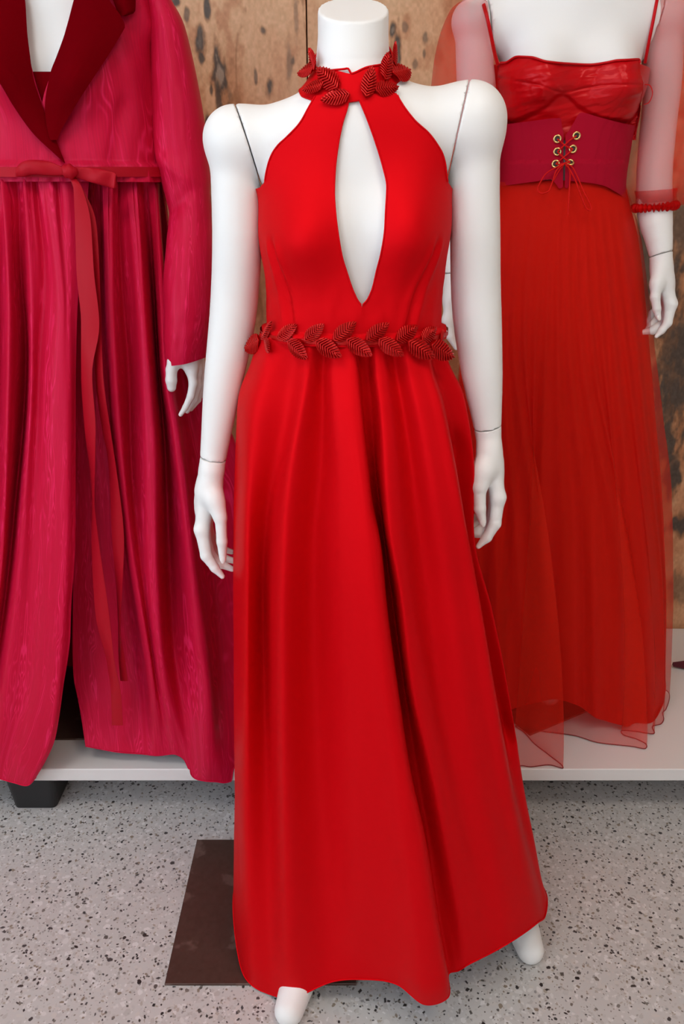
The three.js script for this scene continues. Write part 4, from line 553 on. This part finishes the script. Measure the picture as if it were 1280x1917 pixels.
const ballgown = thing('tulle_gown', 'red gown with satin bust and sheer tulle sleeves and skirt', 'dress', V(X3, DECK, -D3));
const wideR = [[1.02, 0.150, 0.112, 0.10], [1.10, 0.108, 0.100, 0.095], [1.18, 0.0985, 0.096, 0.09], [1.25, 0.102, 0.092, 0.09], [1.33, 0.124, 0.086, 0.092], [1.38, 0.126, 0.078, 0.092], [1.45, 0.11, 0.06, 0.076], [1.50, 0.06, 0.046, 0.05], [1.54, 0.03, 0.03, 0.03]]; wideR.bust = 0.036;
const fR = clothField(bodyR, wideR, 0.004), axR = { x: X3, z: -D3 };
const hitR = (px, py, off = 0) => cast(off ? (x, y, z) => fR(x, y, z) - off : fR, px, py, 1.1, 1.85);
{
  const top = [[928, 118], [946, 117], [958, 110], [967, 106], [993, 107], [1022, 115], [1061, 119], [1104, 121], [1135, 117], [1155, 113], [1175, 112], [1194, 111], [1204, 120]];
  const seam = (px) => spl([[928, 146], [964, 151], [1010, 160], [1053, 173], [1100, 164], [1150, 159], [1206, 160]], px);
  const cupLow = (px) => spl([[928, 225], [952, 228], [985, 217], [1015, 202], [1053, 176], [1085, 200], [1124, 219], [1167, 226], [1206, 222]], px);
  const nuF = 96, geoF = grid(150, 80, (u, v) => {
    const s = clamp((u - 0.12) / 0.76, 0, 1), px = lerp(929, 1204, s), pt = spl(top, px), py = lerp(pt, u < 0.14 || u > 0.86 ? 226 : 262, v); let p = hitR(clamp(px, 936, 1198), py);
    const ph0 = angOf(p, axR.x, axR.z); let phi = ph0; if (u < 0.12) phi = lerp(-3.0, ph0, u / 0.12); if (u > 0.88) phi = lerp(ph0, 3.0, (u - 0.88) / 0.12); if (u < 0.12 || u > 0.88) p = radial(fR, axR.x, axR.z, phi, p.y);
    const sm = Math.exp(-(((py - seam(px)) / 2.2) ** 2)) * -0.002, lowEdge = cupLow(px), below = sstep(lowEdge - 5, lowEdge + 5, py) * -0.006, puff = 0.004 * Math.sin(Math.PI * clamp((py - pt) / (lowEdge - pt), 0, 1));
    const wr = 0.003 * (fbm(px * 0.02 + 0.01 * py, py * 0.07 + px * 0.01, 3, 5) - 0.5) * 2 + 0.001 * Math.sin((px * 0.04 + py * 0.1)) * sstep(lowEdge, lowEdge - 30, py); const k = u < 0.12 || u > 0.88 ? 0 : sm + below + puff + wr;
    return { x: p.x + Math.sin(phi) * k, y: p.y, z: p.z + Math.cos(phi) * k, u: u * 4, v: v };
  });
  const topPts = []; for (let i = 0; i <= 50; i++) { const px = lerp(931, 1202, i / 50); topPts.push(hitR(clamp(px, 936, 1198), spl(top, px), 0.002)); }
  part('bodice', merge([geoF, tube(topPts, 0.002, 120, 6)]), silk, ballgown);
}
// lining skirt and tulle overskirt
{
  const dc = (y) => spl([[0.15, 1.78], [0.7, 1.75], [1.42, 1.7]], y), b = (y) => spl([[0.15, 0.175], [0.5, 0.185], [0.9, 0.18], [1.2, 0.15], [1.38, 0.118], [1.44, 0.105]], y), C = (tr, amp, hem, o) => ({ tr, amp, hem, ...o });
  const lin = [{ phi: -1.5, amp: [0], hemY: 0.2 }];
  const lh = [[830, 1366], [858, 1360], [884, 1352], [905, 1345], [925, 1340], [945, 1333], [968, 1325], [1000, 1316], [1040, 1310], [1075, 1318], [1095, 1330], [1112, 1342], [1135, 1351], [1160, 1357], [1188, 1361], [1215, 1362], [1232, 1352]];
  lh.forEach(([px, py], i) => { const t = i / (lh.length - 1), w = lerp(938, 1160, t), m = lerp(893, 1200, t); lin.push(C([[345, w], [640, m], [1000, lerp(m, px, 0.6)], [py, px]], [0, 0.004 * (i % 2 ? 1 : -1), 0.007 * (i % 2 ? 1 : -1)], py)); });
  lin.push({ phi: 1.5, amp: [0], hemY: 0.2 });
  const R1 = [[345, 1165], [430, 1188], [520, 1199], [640, 1210], [760, 1221], [900, 1234], [1100, 1242], [1250, 1241], [1335, 1243]], L1 = [[345, 930], [450, 902], [640, 880], [1000, 850], [1335, 820]];
  const sk = makeSkirt({ left: L1, right: R1, dc, b, yTop: at(1060, 338, 1.6).y, cols: lin, hemBack: 0.19, seed: 21, onDeck: true, uScale: 8, wrinkle: 0.003, nu: 260 });
  part('lining_skirt', sk.geo, lining, ballgown);
  const R2 = R1.map(([py, px], i) => [py, px + [2, 6, 8, 9, 12, 16, 11, 8, 4][i]]), L2 = L1.map(([py, px]) => [py, px - 8]), b2 = (y) => b(y) + spl([[0.15, 0.06], [0.8, 0.02], [1.3, 0.006], [1.44, 0.003]], y);
  const H = (px, py, y = DECK + 0.004) => onLevel(px, py, y), tc = [{ phi: -1.5, amp: [0], hemY: 0.165 }];
  const hems = [[830, 1390], [865, 1395], [900, 1400], [925, 1450, 0.15], [950, 1448, 0.14], [974, 1453, 0.125], [990, 1457, 0.122], [1027, 1445, 0.135], [1054, 1438, 0.155], [1027, 1413], [1000, 1392], [980, 1370], [964, 1359], [990, 1364], [1017, 1369], [1050, 1373], [1080, 1378], [1115, 1389], [1152, 1394], [1182, 1397], [1208, 1401], [1209, 1393], [1190, 1383], [1166, 1375], [1163, 1368], [1190, 1369], [1224, 1373], [1221, 1360], [1237, 1355], [1242, 1346], [1240, 1334], [1246, 1328]];
  hems.forEach(([px, py, y], i) => { const t = i / (hems.length - 1), w = lerp(936, 1164, t), m = lerp(886, 1208, t), e = H(px, py, y); tc.push(C([[345, w], [640, m], [1000, lerp(m, px, 0.5)], [1330, px]], [0, 0.005 * (i % 2 ? 1 : -0.6), 0.008 * (i % 2 ? 1 : -0.5), 0.004], 1330, { end: e, pow: 3 })); });
  tc.push({ phi: 1.5, amp: [0], hemY: 0.165 });
  const tk = makeSkirt({ left: L2, right: R2, dc, b: b2, yTop: at(1060, 340, 1.6).y, cols: tc, hemBack: 0.16, seed: 25, uScale: 8, wrinkle: 0.002, nu: 420, onDeck: true, hemRoll: false });
  const ov = part('tulle_skirt', tk.skin, tulle, ballgown, 'sheer red tulle overskirt');
  part('rolled_hem', new THREE.TubeGeometry(new THREE.CatmullRomCurve3(tk.hem.filter((p, i) => i % 2 === 0), true), 800, 0.0011, 5, true), hemThread, ov, 'dark thread edge of the tulle');
}
// sheer sleeves
{
  const fold = (seed) => (phi, v) => 0.12 * (fbm(phi * 2.2 + seed, v * 3, 3, seed) - 0.5) * 2 + 0.05 * Math.sin(phi * 5 + v * 4 + seed);
  const left = [[4, 868, 6, 902], [14, 848, 12, 909], [34, 836, 30, 914], [62, 825, 60, 921], [100, 816, 100, 929], [150, 809, 150, 934], [220, 803, 220, 936], [310, 800, 310, 930], [380, 812, 380, 915], [410, 838, 410, 892]];
  const right = [[-14, 1224, -14, 1270], [4, 1218, 4, 1284], [40, 1214, 40, 1296], [90, 1207, 90, 1304], [150, 1203, 150, 1310], [220, 1198, 220, 1318], [280, 1186, 276, 1326], [325, 1175, 320, 1330], [362, 1174, 356, 1318], [384, 1182, 378, 1290], [388, 1190, 383, 1270], [372, 1193, 366, 1264], [358, 1190, 352, 1266], [364, 1192, 360, 1262], [380, 1195, 376, 1259]];
  const foldR = (phi, v) => fold(8)(phi, v) + 0.35 * sstep(0.45, 0.7, v) * (fbm(phi * 3.4, v * 5, 3, 44) - 0.5);
  const sl1 = part('tulle_sleeve', makeSleeve(left, () => 1.69, (v) => lerp(2.6, 1.15, sstep(0, 0.35, v)), 80, 90, fold(3)), tulleSleeve, ballgown, 'sheer red tulle puff sleeve'), sl2 = part('tulle_sleeve', makeSleeve(right, (v) => lerp(1.69, 1.67, v), (v) => lerp(2.4, 1.05, sstep(0, 0.3, v)), 110, 130, foldR), tulleSleeve, ballgown, 'sheer red tulle puff sleeve');
  const band = (pts, r) => tube(pts.map(([a, b, d]) => at(a, b, d)), r, 50, 7);
  const strap = (list, r) => tube(list.map(([a, c]) => cast((X, Y, Z) => { let k = smin(bodyR.trunk(X, Y, Z), bodyR.sh(X, Y, Z), 0.05); for (const q of [bodyR.sl, bodyR.sr]) k = smin(k, q.seg(X, Y, Z), 0.035); return k - 0.003; }, a, c, 1.1, 1.85)), r, 60, 7);
  part('neck_edge', strap([[905, 8], [912, 34], [919, 66], [925, 96], [932, 122]], 0.0034), silk, sl1); part('neck_edge', strap([[1232, -12], [1228, 8], [1222, 40], [1214, 80], [1207, 118]], 0.003), silk, sl2);
  const cu = []; for (let i = 0; i < 60; i++) { const a = i / 60 * 6.2832, c = at(1225.5, 387, 1.67); cu.push(V(c.x + 0.0378 * Math.sin(a), c.y + 0.003 * Math.sin(a), c.z + 0.0378 * Math.cos(a))); }
  const cuffG = tube(cu, 0.0062, 200, 9, true); { const p = cuffG.attributes.position, n = cuffG.attributes.normal; for (let i = 0; i < p.count; i++) { const a = Math.floor(i / 10) / 200 * 6.2832, k = 0.0022 * Math.sin(a * 29) + 0.0012 * Math.sin(a * 47 + 1); p.setXYZ(i, p.getX(i) + n.getX(i) * k, p.getY(i) + n.getY(i) * k, p.getZ(i) + n.getZ(i) * k); } cuffG.computeVertexNormals(); }
  part('cuff', cuffG, lining, sl2, 'gathered red sleeve cuff');
  part('drawstring', band([[1206, 158, 1.62], [1216, 160, 1.615], [1221, 175, 1.612], [1214, 192, 1.612], [1205, 196, 1.615]], 0.0008), lacing, sl2);
}
// corset belt
const corset = thing('corset_belt', 'crimson laced corset belt with brass eyelets worn over the tulle gown', 'corset', V(X3, DECK, -D3));
{
  const f = (x, y, z) => fR(x, y, z) - 0.007, cst = (px, py, o = 0) => cast((x, y, z) => f(x, y, z) - o, px, py, 1.1, 1.85);
  const topL = [[934, 234], [960, 231], [1000, 226], [1030, 222], [1049, 221], [1052, 238], [1055, 254]], botL = [[934, 349], [970, 344], [1000, 340], [1030, 336], [1040, 344], [1047, 353], [1054, 350]];
  const topR = [[1058, 254], [1070, 236], [1087, 211], [1120, 219], [1150, 227], [1180, 234]], botR = [[1056, 350], [1062, 353], [1067, 339], [1100, 342], [1131, 348], [1150, 358], [1170, 371]];
  const panel = (top, bot, x0, x1, y0, y1, outer) => { const fn = (k) => grid(60, 36, (u, v) => { const q = u * 1.25, s = outer < 0 ? 1 - Math.min(1, q) : Math.min(1, q), pt = spl(top, lerp(x0, x1, s)), pb = spl(bot, lerp(y0, y1, s)), px = lerp(lerp(x0, x1, s), lerp(y0, y1, s), v), py = lerp(pt, pb, v); let p = cst(px, py, -k); if (q > 1) { const ph = lerp(angOf(p, axR.x, axR.z), outer * 3.05, (q - 1) / 0.25); p = radial((x, y, z) => f(x, y, z) + k, axR.x, axR.z, ph, p.y); } return p; }); return merge([fn(0), fn(0.0025)]); };
  const pl = part('corset_panel', panel(topL, botL, 936, 1054.5, 936, 1053.5, -1), corsetMat, corset), pr = part('corset_panel', panel(topR, botR, 1058.5, 1177, 1057, 1168, 1), corsetMat, corset);
  const eL = [[1043, 260], [1043, 284], [1040, 307]], eR = [[1079, 254], [1072, 279], [1067, 304]];
  const ring = ([px, py], par) => { const p = cst(px, py, 0.001), n = gradOf(f, p), g = new THREE.TorusGeometry(0.0058, 0.0019, 8, 22); g.applyMatrix4(new THREE.Matrix4().compose(p, new THREE.Quaternion().setFromUnitVectors(V(0, 0, 1), n), V(1, 1, 1))); part('eyelet', g, brass, par); const h = new THREE.CylinderGeometry(0.0045, 0.0045, 0.001, 16); h.applyMatrix4(new THREE.Matrix4().compose(p.clone().addScaledVector(n, -0.0004), new THREE.Quaternion().setFromUnitVectors(V(0, 1, 0), n), V(1, 1, 1))); part('eyelet_hole', h, blackPlastic, par); };
  eL.forEach((e) => ring(e, pl)); eR.forEach((e) => ring(e, pr));
  const L = (list, r = 0.0013, o = 0.004) => tube(list.map(([a, b, k]) => cst(a, b, o + (k || 0))), r, 40, 6);
  const lace = part('lacing', merge([L([eL[0], [1052, 268], [1062, 275], eR[1]]), L([eR[0], [1066, 263], [1056, 272], eL[1]]), L([eL[1], [1051, 292], [1058, 298], eR[2]]), L([eR[1], [1063, 288], [1054, 295], eL[2]]), L([eL[2], [1048, 308], [1058, 305], eR[2]])]), lacing, corset, 'thin red lacing cord');
  part('bow', merge([L([[1056, 306, 0.004], [1040, 314, 0.006], [1022, 325, 0.008], [1012, 340, 0.01], [1006, 355, 0.012], [1012, 362, 0.012], [1026, 358, 0.012], [1034, 340, 0.01], [1042, 318, 0.008], [1056, 307, 0.005]]), L([[1058, 306, 0.004], [1070, 312, 0.006], [1080, 330, 0.01], [1092, 358, 0.014], [1105, 384, 0.018], [1106, 394, 0.018], [1099, 392, 0.018], [1088, 368, 0.014], [1076, 336, 0.01], [1062, 310, 0.006]]), L([[1058, 307, 0.004], [1066, 320, 0.006], [1066, 345, 0.008], [1064, 380, 0.012], [1063, 402, 0.014]]), L([[1056, 307, 0.004], [1046, 320, 0.006], [1036, 338, 0.009]])]), lacing, lace);
}

// ------------------------------------------------------------------ train of the next gown along the platform
{
  const tip = onLevel(1259, 1243, DECK + 0.012), t = thing('gown_hem', 'pointed burgundy hem corner of another gown lying on the white platform', 'fabric', V(tip.x + 0.2, DECK, tip.z));
  const fnn = (k) => grid(30, 20, (u, v) => { const s = u, w = 0.005 + s * 0.17, z = tip.z + (v - 0.5) * 2 * w * 0.62 + s * 0.02, rim = 1 - (v * 2 - 1) ** 2; return { x: tip.x + s * 0.32, y: DECK + 0.008 + k + (0.01 + 0.05 * s) * rim + 0.004 * Math.sin(v * 9 + s * 5) * s, z }; });
  part('hem', merge([fnn(0), fnn(-0.0025)]), phys({ color: sRGB(84, 6, 26), roughness: 0.8, sheen: 0.4, sheenColor: sRGB(140, 20, 50), sheenRoughness: 0.5 }), t);
}
scene.traverse((o) => { delete o.userData.base; });
renderer.render(scene, camera);
